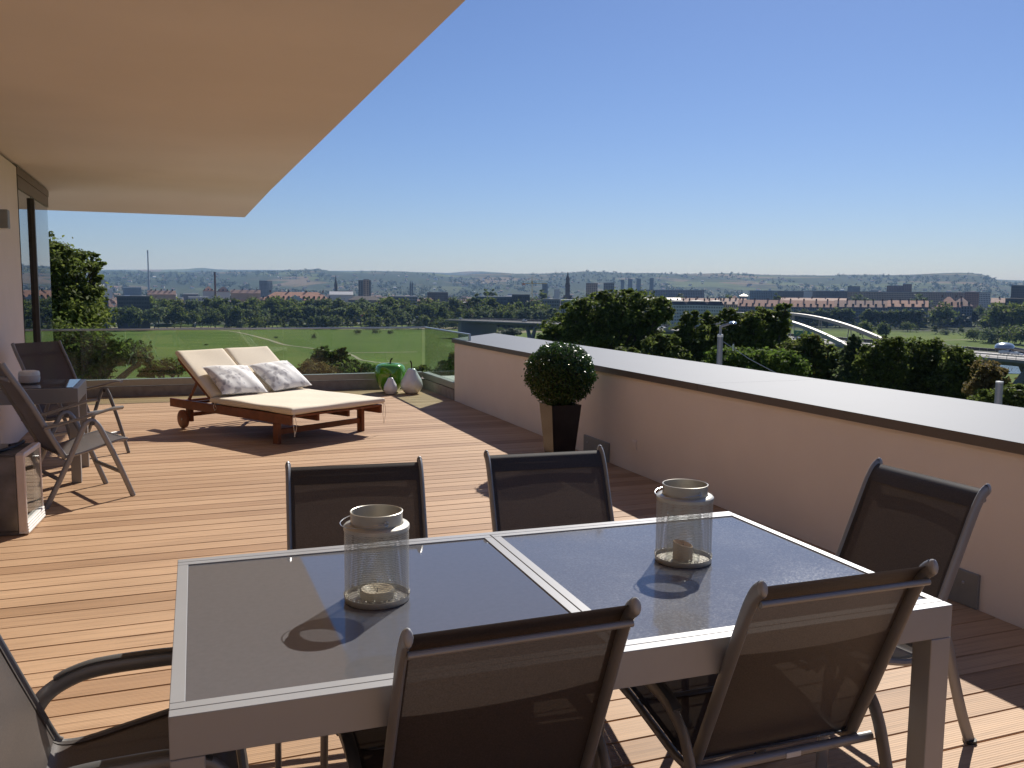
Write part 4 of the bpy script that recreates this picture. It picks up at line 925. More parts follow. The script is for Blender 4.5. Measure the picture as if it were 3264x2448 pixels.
# towers and slabs in the middle
building('apartment_tower', 'two-tone tower block right of the dark church spire', BLD, 1142, 1182, 893, 1450, 16, 'facade_green', 'facade_grey', 1, 'flat', 14, 6)
building('stair_tower', 'darker stair tower standing in front of the two-tone tower block', BLD, 1158, 1176, 890, 1448, 3, 'facade_tan', 'facade_grey', 1, 'flat', 14, 2)
building('hall', 'pale curved-roof hall left of the two-tone tower block', BLD, 1050, 1125, 929, 1500, 22, 'facade_white', 'roof_metal', 5, 'gable', dorm=0)
building('apartment_row', 'grey-roofed row right of the palace behind the trees', BLD, 1110, 1215, 944, 1000, 16, 'facade_grey', 'roof_dark', 4, 'hip')
building('office_slab', 'long pale-topped office slab behind the tree belt', BLD, 1236, 1330, 943, 1200, 16, 'facade_green', 'roof_metal', 1, 'flat', 4, 20)
building('office_block', 'dark green-glazed block above the long office slab', BLD, 1362, 1428, 931, 1350, 20, 'facade_slate', 'facade_grey', 1, 'flat', 3, 10)
building('house', 'red-roofed villa half hidden by the tree belt', 'house', 1350, 1392, 950, 1000, 14, 'facade_tan', 'roof_red', 5, 'hip')
building('house', 'orange-roofed house low between the dark round trees', 'house', 1158, 1192, 980, 900, 12, 'facade_tan', 'roof_red', 4.5, 'hip')
building('house', 'taller orange-roofed house just behind the low orange-roofed one', 'house', 1184, 1226, 961, 960, 12, 'facade_tan', 'roof_red', 5, 'hip')
building('house', 'small pink-roofed house below the palace', 'house', 1020, 1046, 983, 890, 10, 'facade_white', 'roof_red', 4, 'gable')
building('house', 'purple-roofed villa left of the long grey-green slab', 'house', 1455, 1476, 952, 980, 12, 'facade_grey', 'roof_brown', 5, 'hip')
building('apartment_slab', 'long grey-green apartment slab above the concrete bridge', BLD, 1516, 1632, 944, 900, 13, 'facade_green', 'roof_metal', .8, 'flat', 6, 26)
building('apartment_slab', 'dark right end of the grey-green slab with a flat top storey', BLD, 1632, 1689, 938, 893, 14, 'facade_slate', 'facade_grey', 1.2, 'flat', 6, 10)
building('warehouse', 'orange and white gabled building right of the grey-green slab', BLD, 1692, 1708, 957, 900, 10, 'facade_cream', 'roof_red', 2, 'flat')
building('office_block', 'low grey block with a railing roof in front of the baroque church', BLD, 1788, 1850, 955, 800, 16, 'facade_grey', 'roof_metal', .8, 'flat', 4, 10)
building('office_block', 'long low grey block left of the baroque church', BLD, 1730, 1785, 953, 900, 14, 'facade_grey', 'facade_grey', .8, 'flat', 3, 10)
building('apartment_tower', 'blue-grey tower right of the yellow crane', BLD, 1728, 1746, 904, 2100, 18, 'facade_green', 'facade_grey', 1, 'flat', 10, 4)
building('office_block', 'pale blue cube right of the blue-grey tower', BLD, 1766, 1784, 923, 1900, 16, 'facade_white', 'facade_grey', 1, 'flat')
building('apartment_tower', 'brown-grey tower block right of the baroque church', BLD, 1868, 1905, 902, 1700, 20, 'facade_tan', 'facade_grey', 1.4, 'flat', 12, 6)
building('apartment_tower', 'green-grey tower block second to the right of the baroque church', BLD, 1924, 1958, 901, 1750, 20, 'facade_green', 'facade_grey', 1.4, 'flat', 12, 6)
for i, (u0, u1, v) in enumerate(((1979, 1990, 891), (2002, 2016, 889), (2029, 2043, 888), (2071, 2084, 886))):
    building('apartment_tower', ('first', 'second', 'third', 'last')[i]+' of the four hazy distant towers above the round-crowned tree, from the left', BLD, u0, u1, v, 3300, 20, 'facade_grey', 'facade_grey', 1, 'flat', 14, 3, group='hazy distant towers')
# slabs on the right
sl_ = [(2032, 2245, 924, 1900, 'facade_grey', 6, 40, 'long stepped grey slab behind the white mansard-roofed apartments'),
       (2390, 2480, 926, 2000, 'facade_green', 6, 16, 'greenish prefab slab left of the pale-ended one'),
       (2480, 2562, 927, 1950, 'facade_slate', 6, 16, 'dark prefab slab left of the pale gable end'),
       (2562, 2590, 927, 1900, 'facade_white', 0, 0, 'pale blank gable end between two dark prefab slabs'),
       (2590, 2702, 927, 1930, 'facade_slate', 7, 22, 'dark blue prefab slab right of the pale gable end'),
       (2702, 3078, 930, 1700, 'facade_tan', 6, 70, 'very long brownish prefab slab behind the red roofs'),
       (3076, 3125, 930, 1650, 'facade_brick', 6, 9, 'dark reddish block at the right end of the very long slab'),
       (3122, 3158, 932, 1600, 'facade_white', 7, 7, 'pale prefab block right of the dark reddish block')]
for u0, u1, v, D, m_, r_, c_, lb in sl_: building('apartment_slab', lb, BLD, u0, u1, v, D, 14, m_, 'facade_grey', 1, 'flat', r_, c_)
building('hospital', 'reddish stepped high building above the very long prefab slab', BLD, 2827, 2880, 910, 2300, 20, 'facade_brick', 'facade_grey', 1, 'flat', 5, 10)
building('hospital', 'taller right part of the reddish stepped building', BLD, 2878, 2907, 905, 2290, 22, 'facade_brick', 'facade_grey', 1, 'flat', 7, 5)
building('apartment_tower', 'dark tower block cut by the right edge of the view', BLD, 3224, 3300, 909, 1400, 18, 'facade_slate', 'facade_grey', 1, 'flat', 10, 12)
building('plant_building', 'small grey plant building with a mast on the skyline of slabs', BLD, 2702, 2742, 912, 2400, 16, 'facade_grey', 'facade_grey', 1, 'flat')
building('hall', 'white low hall right of the plant building', BLD, 2775, 2800, 923, 2100, 16, 'facade_white', 'roof_metal', 1, 'flat')
# row houses on the far bank
def row(label, u0, u1, vt, D, wall, roof, rh, rows, cols, dorm, chim=3, kind='gable', depth=25, yaw=0, ws=(.42, .55)):
    return building('apartment_row', label, BLD, u0, u1, vt, D, depth, wall, roof, rh, kind, rows, cols, yaw, None, dorm, chim=chim, wsize=ws)
row('white mansard-roofed apartments, left block, behind the near trees', 2075, 2128, 957, 930, 'facade_grey', 'roof_dark', 4.5, 5, 9, 4, kind='mansard')
row('white apartment block with a purple mansard roof left of the street lamp', 2128, 2188, 957, 915, 'facade_white', 'roof_dark', 4.5, 6, 12, 4, kind='mansard')
row('white gabled apartment block in the middle of the mansard row', 2188, 2254, 957, 912, 'facade_white', 'roof_dark', 4.5, 6, 13, 5, kind='mansard')
row('white apartment block with dark balconies at the right end of the mansard row', 2254, 2308, 957, 908, 'facade_white', 'roof_dark', 5, 6, 10, 4, kind='mansard')
row('tan gabled end block between the white row and the long red roof', 2300, 2352, 954, 960, 'facade_tan', 'roof_brown', 5, 6, 8, 2)
row('bright metal-roofed row behind the white mansard apartments', 2050, 2170, 949, 1050, 'facade_grey', 'roof_metal', 2, 0, 0, 0, 0)
row('brown-roofed row behind the white mansard apartments', 2170, 2380, 951, 1080, 'facade_tan', 'roof_brown', 4, 0, 0, 0, 6)
row('long red-roofed grey apartment row behind the bridge arches', 2350, 2660, 957, 1040, 'facade_grey', 'roof_red', 7, 5, 56, 15, 8)
row('second red-roofed row right of the bridge arches', 2660, 2830, 958, 1060, 'facade_grey', 'roof_brown', 7, 5, 32, 7, 6)
row('third red-roofed row left of the big meadow tree', 2830, 2960, 958, 1050, 'facade_green', 'roof_red', 6.5, 5, 22, 4, 5)
row('far brownish roof line above the long red-roofed row', 2480, 2700, 950, 1250, 'facade_tan', 'roof_brown', 3.5, 0, 0, 0, 5)
row('tall red hip-roofed building behind the big meadow tree', 2985, 3065, 946, 1090, 'facade_grey', 'roof_red', 11, 3, 10, 4, 2, 'hip', 36)
row('red-roofed wing right of the tall hip-roofed building', 3030, 3102, 949, 1110, 'facade_grey', 'roof_brown', 9, 3, 8, 3, 1, 'hip', 30)
row('tan gabled house right of the red hip roofs', 3160, 3212, 950, 1150, 'facade_tan', 'roof_brown', 5, 0, 0, 0, 1)
building('pavilion', 'small grey pavilion with a bright overhanging roof above the roofs', 'building', 2360, 2382, 937, 1350, 12, 'facade_grey', 'roof_metal', 2.5, 'hip', eave=1.6)
building('house', 'small red roof left of the bright-roofed pavilion', 'house', 2332, 2352, 942, 1300, 12, 'facade_tan', 'roof_red', 4, 'hip')
building('grandstand', 'dark flat-roofed hall at the right edge behind trees', BLD, 3205, 3290, 951, 1000, 20, 'facade_slate', 'roof_dark', 1, 'flat', 1, 6)
# crane, masts
a = at(1696, 881, 1400); gz = gz_at(a.x, a.y); h = a.z-gz
t = thing('tower_crane', 'yellow tower crane rising left of the baroque church tower', 'crane', (a.x, a.y, gz), -atan2(a.x, a.y))
M['crane'] = simple('crane_yellow', (.50, .36, .10), .6)
mb = B()
for sx in (-1, 1):
    for sy in (-1, 1): mb.box((sx*1.1, sy*1.1, h/2-4), (.35, .35, h-8))
for k in range(14):
    z = (h-8)*k/14; s = 1 if k % 2 else -1; mb.tube([(-1.1*s, -1.1, z), (1.1*s, -1.1, z+(h-8)/14)], .16, 4)
mb.obj('mast', 'crane', t)
B().tube([(-16, 0, h-11), (24, 0, h-11)], .5, 4).tube([(-16, 0, h-11), (0, 0, h-1), (24, 0, h-11)], .14, 4).obj('jib', 'crane', t)
B().box((-13, 0, h-12.5), (5, 1.6, 3)).obj('counterweight', 'roof_red', t)
pyramid(B(), (0, 0, h-11), 1.4, 11).obj('tower_top', 'crane', t)
for u, v, D, lb in ((1772.5, 857, 8300, 'thin radio mast on the distant ridge left of the baroque church'), (2675, 869, 8300, 'thin radio mast on the distant ridge above the bridge arches'), (2717, 896, 2400, 'lattice mast on the small grey plant building')):
    q = at(u, v, D); g0 = gz_at(q.x, q.y); hh = max(q.z-g0, 30)
    t = thing('radio_mast', lb, 'mast', (q.x, q.y, g0)); B().tube([(0, 0, 0), (0, 0, hh)], [D/2816*.55, D/2816*.2], 6).obj('pole', 'conc_stack', t)
# tunnel portal in the meadow
pa = at(558, 1040, 820); gz = GZ
t = thing('tunnel_portal', 'grass-roofed tunnel portal with white curved ends in the meadow', 'tunnel', (pa.x, pa.y, gz), -atan2(pa.x, pa.y))
B().grid(lambda i, j: (-16+32*i, 14*j, 4.4*sin(pi*min(1, max(0, j*.9+.08)))**.5*(1-.12*(2*i-1)**2)-.3), 9, 9).obj('grass_roof', ground.data.materials[0], t, 'all')
for s in (-1, 1):
    B().tube([(s*16.4, 14*j/8, 4.7*sin(pi*min(1, j/8*.9+.08))**.5) for j in range(9)], .9, 6).obj('wing_wall', 'white_trim', t, True)
B().box((5, 9, 4.4), (8, 4, 2)).obj('vent_house', 'facade_white', t)

# ================================================================ the arched bridge
BZ = -20.0
BX0, BX1 = 262., 290.
br = thing('arch_bridge', 'long road bridge with twin pale steel arches crossing the river', 'bridge', (276, 330, GZ))
M['bridge'] = simple('bridge_paint', (.33, .30, .25), .5, var=.04, scale=.05)
M['bridge_dark'] = simple('bridge_concrete', (.17, .165, .165), .9, var=.1, scale=.1)
def cx(Y):      # the deck bends gently towards the far bank
    return 0 if Y < 430 else -((Y-430)/183.)**1.7*56
def bz(Y): return BZ+(0 if Y < 430 else -(Y-430)/183*.6)
Ys = list(range(120, 431, 20))+list(range(440, 641, 10))
def ribbon(offs, name, mat, parent=br):
    """sweep a cross-section [(x, z)...] along the deck"""
    b = B(); n = len(offs); vs = []
    for Y in Ys:
        for (x, z) in offs: vs.append((x+cx(Y)-276, Y-330, z+bz(Y)-GZ))
    fs = [(i*n+k, i*n+(k+1) % n, (i+1)*n+(k+1) % n, (i+1)*n+k) for i in range(len(Ys)-1) for k in range(n)]
    fs += [tuple(range(n))[::-1], tuple((len(Ys)-1)*n+k for k in range(n))]
    return b.add(vs, fs).obj(name, mat, parent)
dk = ribbon([(BX0, 0), (BX1, 0), (BX1, -.9), (BX1-6, -2.6), (BX0+6, -2.6), (BX0, -.9)], 'deck', 'bridge_dark')
ribbon([(BX0+.5, .012), (BX1-.5, .012), (BX1-.5, .03), (BX0+.5, .03)], 'roadway', 'deckroad', dk)
ribbon([(BX0+3.4, .03), (BX0+3.8, .03), (BX0+3.8, .22), (BX0+3.4, .22)], 'kerb', 'bridge', dk)
ribbon([(BX1-3.8, .03), (BX1-3.4, .03), (BX1-3.4, .22), (BX1-3.8, .22)], 'kerb', 'bridge', dk)
ribbon([(275.4, .03), (276.6, .03), (276.6, .5), (275.4, .5)], 'median', 'bridge', dk)
for x in (BX0+.15, BX1-.35):
    rl = ribbon([(x, 1.15), (x+.2, 1.15), (x+.2, 1.32), (x, 1.32)], 'handrail', 'bridge')
    po = B()
    for Y in [120+3.5*k for k in range(149)]: po.box((x+.1+cx(Y)-276, Y-330, bz(Y)-GZ+.58), (.10, .14, 1.15))
    tag(po.obj('post', 'bridge', rl), kind='stuff')
    if x > 270:
        ribbon([(x+.1, .1), (x+.14, .1), (x+.14, 1.15), (x+.1, 1.15)], 'mesh_infill', M['sling'], rl)
A0, A1, AH = 297., 441., 11.2
for x in (BX0+1.2, BX1-1.6):
    path = []; b = B(); nseg = 36; sec = []
    for k in range(nseg+1):
        q = k/nseg; Y = A0-16+(A1-A0+32)*q; s = (Y-A0)/(A1-A0); z = BZ+AH*4*s*(1-s)
        wd = 1.1; hh = 1.15+1.1*abs(2*q-1)**1.5
        sec.append([(x-wd-276, Y-330, z-hh/2-GZ), (x+wd-276, Y-330, z-hh/2-GZ), (x+wd-276, Y-330, z+hh/2-GZ), (x-wd-276, Y-330, z+hh/2-GZ)])
    vs = [p for g4 in sec for p in g4]
    b.add(vs, [(4*i+k, 4*i+(k+1) % 4, 4*(i+1)+(k+1) % 4, 4*(i+1)+k) for i in range(nseg) for k in range(4)]+[(3, 2, 1, 0), tuple(4*nseg+k for k in range(4))])
    ar = b.obj('arch', 'bridge', br)
    for Y in (322, 342, 362, 382, 402, 422):
        s = (Y-A0)/(A1-A0); z = AH*4*s*(1-s)
        for d_ in (-1, 1): B().tube([(x-276+d_*.1, Y-330+d_*1.6, BZ-GZ), (x-276, Y-330+d_*.5, BZ-GZ+z)], .22, 6).obj('hanger', 'bridge', ar)
for Y in (A0-14, A1+14):
    for x in (BX0+4, BX1-4): B().tube([(x-276, Y-330+(14 if Y < 370 else -14), BZ-GZ-1.5), (x-276, Y-330, -1)], [1.6, 2.4], 6, flat=None).obj('arch_leg', 'bridge_dark', br)
for Y in (170, 222, 258, 486, 528, 570):
    for x in (BX0+6+cx(Y), BX1-6+cx(Y)):
        for d_ in (-1, 1): B().tube([(x-276, Y-330, -1), (x-276, Y-330+d_*8.5, BZ-GZ-2.2)], [1.9, 1.2], 6).obj('pier', 'bridge_dark', br)
Y = 625; B().box((276+cx(Y)-276, Y-330+6, (BZ-GZ)/2-.4), (28, 8, BZ-GZ-1.0)).obj('abutment', 'bridge_dark', br)
# gantry with dark sign boxes under the arches
gt = thing('sign_gantry', 'gantry carrying a row of small dark boxes across the bridge roadway', 'gantry', (276, 352, BZ))
B().tube([(-12, 0, 0), (-12, 0, 6.6), (12, 0, 6.6), (12, 0, 0)], .16, 6).obj('frame', 'bridge_dark', gt)
for k in range(7): B().box((-9.5+3.1*k, -.3, 6.4), (1.7, .3, 1.5)).obj('signal_box', 'dark', gt)
# ---------------------------------------------------------------- cars
def paint(c): return simple('car_paint', c, .25, .3, var=.02, coat=.5)
PAINT = {'white': paint((.72, .72, .70)), 'silver': paint((.45, .46, .47)), 'dark': paint((.03, .03, .035)), 'blue': paint((.05, .08, .16)), 'red': paint((.30, .04, .03))}
CARP = [(-2.1, .35), (-2.12, .75), (-2.0, .88), (-1.15, .95), (-.55, 1.42), (.95, 1.45), (1.75, .98), (2.1, .92), (2.15, .4)]
VANP = [(-2.5, .4), (-2.52, .95), (-2.4, 1.1), (-1.75, 1.2), (-1.25, 1.92), (2.35, 1.95), (2.5, 1.2), (2.52, .4)]
def car(name, label, cat, loc, rz, col, prof=CARP, group='vehicles on the bridge'):
    t = thing(name, label, cat, loc, rz, group); b = B(); n = len(prof); hw = .88
    vs = []
    for s in (-1, 1):
        for (y, z) in prof: vs.append((s*(hw-(.14 if z > 1.25 else 0)), y, z))
    b.add(vs, [tuple(range(n)), tuple(range(n, 2*n))[::-1]]+[(k, n+k, n+(k+1) % n, (k+1) % n) for k in range(n)]).obj('body', PAINT[col], t)
    top = max(z for y, z in prof); ys_ = [y for y, z in prof if z > top-.1]; y0, y1 = min(ys_), max(ys_)
    B().box((0, (y0+y1)/2, top-.27), (hw*2-.18, y1-y0-.05, .34)).obj('side_window', 'winglass', t)
    k = [i for i, (y, z) in enumerate(prof) if z > top-.1]; a_, b_ = prof[k[0]-1], prof[k[0]]
    B().add([(s*x, a_[0]+(b_[0]-a_[0])*q-.03, a_[1]+(b_[1]-a_[1])*q+.03) for q, x in ((.1, .74), (.9, .66)) for s in (-1, 1)], [(0, 1, 3, 2)]).obj('windscreen', 'winglass', t)
    L_ = prof[-1][0]
    for s in (-1, 1):
        for y in (-L_*.62, L_*.6):
            w = B().lathe([(0, -.1), (.33, -.1), (.33, .1), (0, .1)], 14); w.v = [(s*.80+q[2], y+q[0], .33+q[1]) for q in w.v]; w.obj('wheel', 'rubber', t)
    return t
def onbridge(u, v, xo):
    X = 276+xo; d = ray(u, v); Y = d.y*X/d.x; return (X+cx(Y), Y, bz(Y)+.032)
car('van', 'silver-white van on the right end of the bridge', 'van', onbridge(3206, 1144, 4), radians(180+180), 'silver', VANP)
car('car', 'small white car directly behind the van at the right end of the bridge', 'car', onbridge(3240, 1148, 3.2), 0, 'white')
car('car', 'dark hatchback on the bridge half hidden by near tree crowns', 'car', onbridge(3067, 1128, 6.5), 0, 'dark')
car('car', 'dark estate car on the bridge between the feet of the two arches', 'car', onbridge(2712, 1093, 4), 0, 'dark', VANP)
car('car', 'blue car with a bright windscreen under the left arch', 'car', onbridge(2540, 1086, -6), pi, 'blue')
car('car', 'silver car on the bridge left of the green lorry', 'car', onbridge(2500, 1076, 5), 0, 'silver')
car('car', 'dark low car on the bridge just right of the green lorry', 'car', onbridge(2612, 1088, -2), pi, 'dark')
car('car', 'white car on the bridge left of the street lamp', 'car', (250, 398, BZ+.03) if False else onbridge(2122, 1052, -4), 0, 'white')
lx, ly, lz = onbridge(2562, 1072, 7); t = thing('lorry', 'green container lorry driving below the bridge arches', 'lorry', (lx, ly, lz), 0, 'vehicles on the bridge')
M['lorry_green'] = simple('lorry_green', (.02, .16, .05), .5)
B().box((0, 1.5, 2.2), (2.4, 9, 2.6)).obj('container', 'lorry_green', t); B().box((0, -4.6, 1.6), (2.3, 2, 2.4), bev=.2).obj('cab', 'lorry_green', t); B().box((0, 0, .65), (1.2, 11, .4)).obj('chassis', 'rubber', t)
for s in (-1, 1):
    for y in (-4.6, 2.5, 4, 5.2):
        w = B().lathe([(0, -.15), (.5, -.15), (.5, .15), (0, .15)], 12); w.v = [(s*1+q[2], y+q[0], .5+q[1]) for q in w.v]; w.obj('wheel', 'rubber', t)
far_cars = [(1530, 'white', 'white car at the far left end of the bridge'), (1572, 'dark', 'dark car on the far bridge left of a second dark one'), (1588, 'dark', 'second dark car on the far bridge'), (1616, 'red', 'small red car on the far bridge deck'), (1635, 'blue', 'blue car on the far bridge right of the red one'), (1680, 'dark', 'dark car on the far bridge below the crane'), (1708, 'silver', 'silver car on the far bridge right of the dark one'), (1738, 'silver', 'silver van on the far bridge nearest the big round tree')]
for i, (u, c, lb) in enumerate(far_cars):
    X = 274; d = ray(u, 1030)
    Y = 600
    for _ in range(30): Y = (X+cx(Y))/d.x*d.y
    car('car', lb, 'car', (X+cx(Y), Y, bz(Y)+.032), 0, c, VANP if i == 7 else CARP)
# cars parked along the riverside road
for i, (u, c) in enumerate(((1162, 'white'), (1178, 'silver'), (1192, 'dark'), (1230, 'white'), (1268, 'dark'), (1282, 'blue'), (1320, 'silver'), (1334, 'white'), (1455, 'white'), (404, 'silver'), (418, 'white'))):
    d = ray(u, 1030.5); k = (GZ-CAM_H)/d.z; x, y = d.x*k, d.y*k
    lb = ['white car at the left end of the parked row by the tree belt', 'silver car second in the parked row by the tree belt', 'dark car third in the parked row by the tree belt', 'white car parked alone left of the sapling by the road', 'dark car parked below the long office slab', 'blue car parked beside the dark one below the office slab', 'silver car parked left of a white one by the tree belt', 'white car at the right end of the parked row', 'white car driving near the far bridge abutment', 'silver car parked left of the tunnel portal', 'white car parked just left of the tunnel portal'][i]
    car('parked_car', lb, 'car', (x, y, gz_at(x, y)+.13), pi/2-atan2(x, y)+.2, c, CARP, 'cars along the riverside road')

# ================================================================ street lamps and tram poles in front of the parapet trees
M['lamp_grey'] = simple('lamp_grey', (.20, .21, .24), .45, .3, var=.05)
M['lamp_dome'] = simple('lamp_dome', (.42, .47, .50), .18, .6, var=.03)
def lamp(label, D, u, vtop_thick, v_top, u_head, v_head, w_px, head_px, arm_from=None):
    p = at(u, v_top, D); g0 = gz_at(p.x, p.y); px = D/2816.
    t = thing('street_lamp', label, 'street lamp', (p.x, p.y, g0), -atan2(p.x, p.y), 'street lamps beyond the parapet')
    zt = at(u, vtop_thick, D).z-g0; z2 = p.z-g0
    B().lathe([(w_px*px*.55, 0), (w_px*px*.5, zt), (0, zt)], 14).obj('pole', 'lamp_grey', t, True)
    B().lathe([(w_px*px*.53, zt-.02), (w_px*px*.53, zt+.05), (w_px*px*.30, zt+.08)], 14).obj('collar', 'plastic', t, True)
    B().tube([(0, 0, zt), (0, 0, z2)], w_px*px*.24, 8).obj('upper_pole', 'lamp_grey', t, True)
    q = at(u_head, v_head, D); e = Matrix.Rotation(atan2(p.x, p.y), 3, 'Z') @ (q-Vector((p.x, p.y, g0)))
    hx_, hy_, hz = e; hw = (at(u_head+head_px/2, v_head, D)-q).length
    B().tube([(0, 0, z2-.03), (hx_-hw*.7*(1 if hx_ > 0 else -1), hy_, hz)], .045, 6).obj('arm', 'lamp_grey', t, True)
    hd = B().grid(lambda i, j: (hx_+hw*cos(pi*i)*1.0, hy_+.22*cos(pi*j)*sin(pi*max(.02, min(.98, i)))**.6*1.3, hz+hw*.62*sin(pi*j)*sin(pi*max(.0, min(1, i)))**.7), 15, 11); h_ = hd.obj('lamp_head', 'lamp_dome', t, 'all')
    B().box((hx_, hy_, hz-.015), (hw*1.8, .4, .03)).obj('lens', 'alu_dark', h_)
    return t
lamp('street lamp on a thick grey pole with a rounded head, left of the bridge arches', 30, 2297, 1072, 1038, 2336, 1031, 17, 25)
D2 = 24; p2 = at(3330, 1090, D2); g2 = gz_at(p2.x, p2.y)
lamp('street lamp whose large silver head reaches in from the right frame edge', 24, 3345, 1160, 1128, 3202, 1109, 18, 66)
p = at(3186, 1218, 26); g0 = gz_at(p.x, p.y); t = thing('tram_pole', 'bare grey tram pole with a pale cap at the right end of the parapet', 'pole', (p.x, p.y, g0))
B().lathe([(.10, 0), (.09, p.z-g0), (0, p.z-g0)], 14).obj('pole', 'lamp_grey', t, True); B().lathe([(.092, p.z-g0-.02), (.092, p.z-g0+.02), (0, p.z-g0+.03)], 14).obj('cap', 'plastic', t, True)
p0 = at(2303, 1087, 30); p1 = at(2480, 1192, 29); p9 = p1+(p1-p0)*.6
wr_ = B().tube([p0, (p0+p1)/2+Vector((0, 0, -.06)), p1, p9], .011, 5).obj('tram_wire', 'lamp_dome'); tag(wr_, 'thin span wire running down from the street lamp pole', 'wire')
ins = B().lathe([(0, -.12), (.03, -.1), (.03, .1), (0, .12)], 8, tuple(p0+(p1-p0)*.2)).obj('insulator', 'lamp_dome', wr_)
# ================================================================ trees
def limbs(b, base, tips, r0):
    """tapered trunk with limbs out to the given tips"""
    base = Vector(base); top = Vector(base)
    c = sum((Vector(t) for t in tips), Vector())/len(tips)
    fork = base+(c-base)*.55; fork.z = base.z+(min(t[2] for t in tips)-base.z)*.75+.3
    b.tube(smoothpath([base, base+(fork-base)*.5+Vector((random.uniform(-.2, .2), random.uniform(-.2, .2), 0)), fork], 3), [r0*(1-.45*k/6) for k in range(7)], 8)
    for t in tips:
        t = Vector(t); m = fork+(t-fork)*.5+Vector((random.uniform(-.3, .3), random.uniform(-.3, .3), random.uniform(0, .4)))
        b.tube(smoothpath([fork, m, t], 3), [r0*.5*(1-.85*k/6) for k in range(7)], 5)
    return b
def crown_points(blobs, per, shell=.5, cl=.16):
    """leaf centres gathered in sprays through lumpy ellipsoids; blobs = (x, y, z, rx, ry, rz)"""
    P = []; Nn = []; tot = sum((b[3]*b[5]) for b in blobs)
    for b in blobs:
        k = max(4, int(.75*per*b[3]*b[5]/tot/26)); c = np.array(b[:3]); r = np.array(b[3:])
        d = RNG.normal(0, 1, (k, 3)); d /= np.linalg.norm(d, axis=1)[:, None]
        q = d*(shell+(1.04-shell)*RNG.uniform(0, 1, k)**.55)[:, None]
        sc = c+q*r
        m = RNG.integers(14, 40, k); cc = np.repeat(sc, m, 0); dd = np.repeat(d, m, 0); s = np.repeat(RNG.uniform(.6, 1.5, k), m)
        P.append(cc+RNG.normal(0, 1, cc.shape)*(r*cl)*s[:, None]*np.array([1, 1, .75])); Nn.append(dd*.5+np.array([0, 0, .7]))
    return np.concatenate(P), np.concatenate(Nn)
def near_tree(name, label, D, blobs, leaf, size, n, trunk_u=None, group=None, ybias=1.0, cat='tree', dz=0):
    """blobs: (u, v, half-width px, half-height px[, extra depth m]) surveyed on the photograph at distance D"""
    px = D/CAM_F; Bl = []
    for q in blobs:
        c = at(q[0], q[1], D); az = atan2(c.x, c.y); dd = q[4] if len(q) > 4 else 0
        c = c+Vector((sin(az)*dd, cos(az)*dd, 0)); r = q[2]*px; Bl.append((c.x, c.y, c.z, r, r*ybias, q[3]*px))
    if D > 45 and D < 100 and blobs[0][0] > 1740:      # the crown goes on below the parapet's line of sight
        low = sorted(Bl, key=lambda b: b[2])[:3]; n = n*1.45
        for k in (1, 2):
            for b in low: Bl.append((b[0]+random.uniform(-.4, .4), b[1]+random.uniform(-.4, .4), b[2]-k*b[5]*1.25, b[3]*(1-.12*k), b[4]*(1-.12*k), b[5]))
    cx_ = sum(b[0]*b[3] for b in Bl)/sum(b[3] for b in Bl); cy_ = sum(b[1]*b[3] for b in Bl)/sum(b[3] for b in Bl)
    if trunk_u: q = at(trunk_u, 1000, D); cx_, cy_ = q.x, q.y
    g0 = gz_at(cx_, cy_)-.1
    t = thing(name, label, cat, (cx_, cy_, g0), 0, group)
    L = [(b[0]-cx_, b[1]-cy_, b[2]-g0, b[3], b[4], b[5]) for b in Bl]
    limbs(B(), (0, 0, 0), [(b[0], b[1], b[2]) for b in L]+[(b[0]+random.uniform(-.6, .6)*b[3], b[1]+random.uniform(-.6, .6)*b[4], b[2]+random.uniform(-.2, .6)*b[5]) for b in L for _ in range(3)], .16+.012*max(b[2] for b in L)).obj('trunk', 'bark', t, True)
    for b in list(L):            # ragged edge: smaller sprays standing out of each limb's foliage
        for _ in range(7):
            d = Vector((random.gauss(0, 1), random.gauss(0, 1), random.gauss(.25, .8))).normalized(); k = random.uniform(.16, .34)
            L.append((b[0]+d.x*b[3]*1.02, b[1]+d.y*b[4]*1.02, b[2]+d.z*b[5]*1.02, b[3]*k*1.3, b[4]*k*1.3, b[5]*k))
    P, Nn = crown_points(L, n*1.15, .4, .19)
    link('crown', quads_mesh('crown', leaf_quads(P, Nn, size*1.2, .52, .7), LEAF[leaf]), t)
    return t
G1 = 'near trees outside the parapet'
# the tree by the house
near_tree('tree', 'big leafy tree beside the house at the left, seen past the window corner', 50,
  [(150, 1000, 120, 90), (178, 905, 85, 75), (205, 835, 55, 36), (270, 835, 42, 24, 1), (300, 852, 20, 12), (180, 800, 34, 22), (225, 960, 75, 70), (310, 883, 11, 14), (120, 850, 90, 80), (235, 1020, 75, 55)], 'olive', .10, 26000, 190, ybias=1.1)
near_tree('tree', 'leafy lower tree in front of the big one, behind the glass at the left', 44,
  [(215, 1100, 80, 70), (280, 1110, 70, 50), (330, 1120, 60, 42), (410, 1130, 60, 34, 1), (450, 1150, 30, 22, 1), (200, 1190, 110, 40)], 'deep', .09, 15000, 250)
near_tree('shrub', 'dark low bush on the meadow slope left of the lounger, seen through glass', 60, [(520, 1168, 42, 22), (560, 1178, 34, 16), (480, 1185, 34, 14)], 'deep', .10, 3500, cat='shrub')
near_tree('tree', 'small twin-topped tree behind the glass between lounger and apple', 52, [(1030, 1135, 30, 24), (1085, 1140, 26, 22), (1060, 1170, 60, 26), (1000, 1150, 22, 12), (1095, 1122, 9, 10)], 'deep', .085, 6500)
near_tree('shrub', 'rust-brown bush left of the small twin-topped tree', 48, [(985, 1180, 32, 24), (1030, 1185, 34, 24), (955, 1192, 34, 16)], 'rust', .075, 4500, cat='shrub')
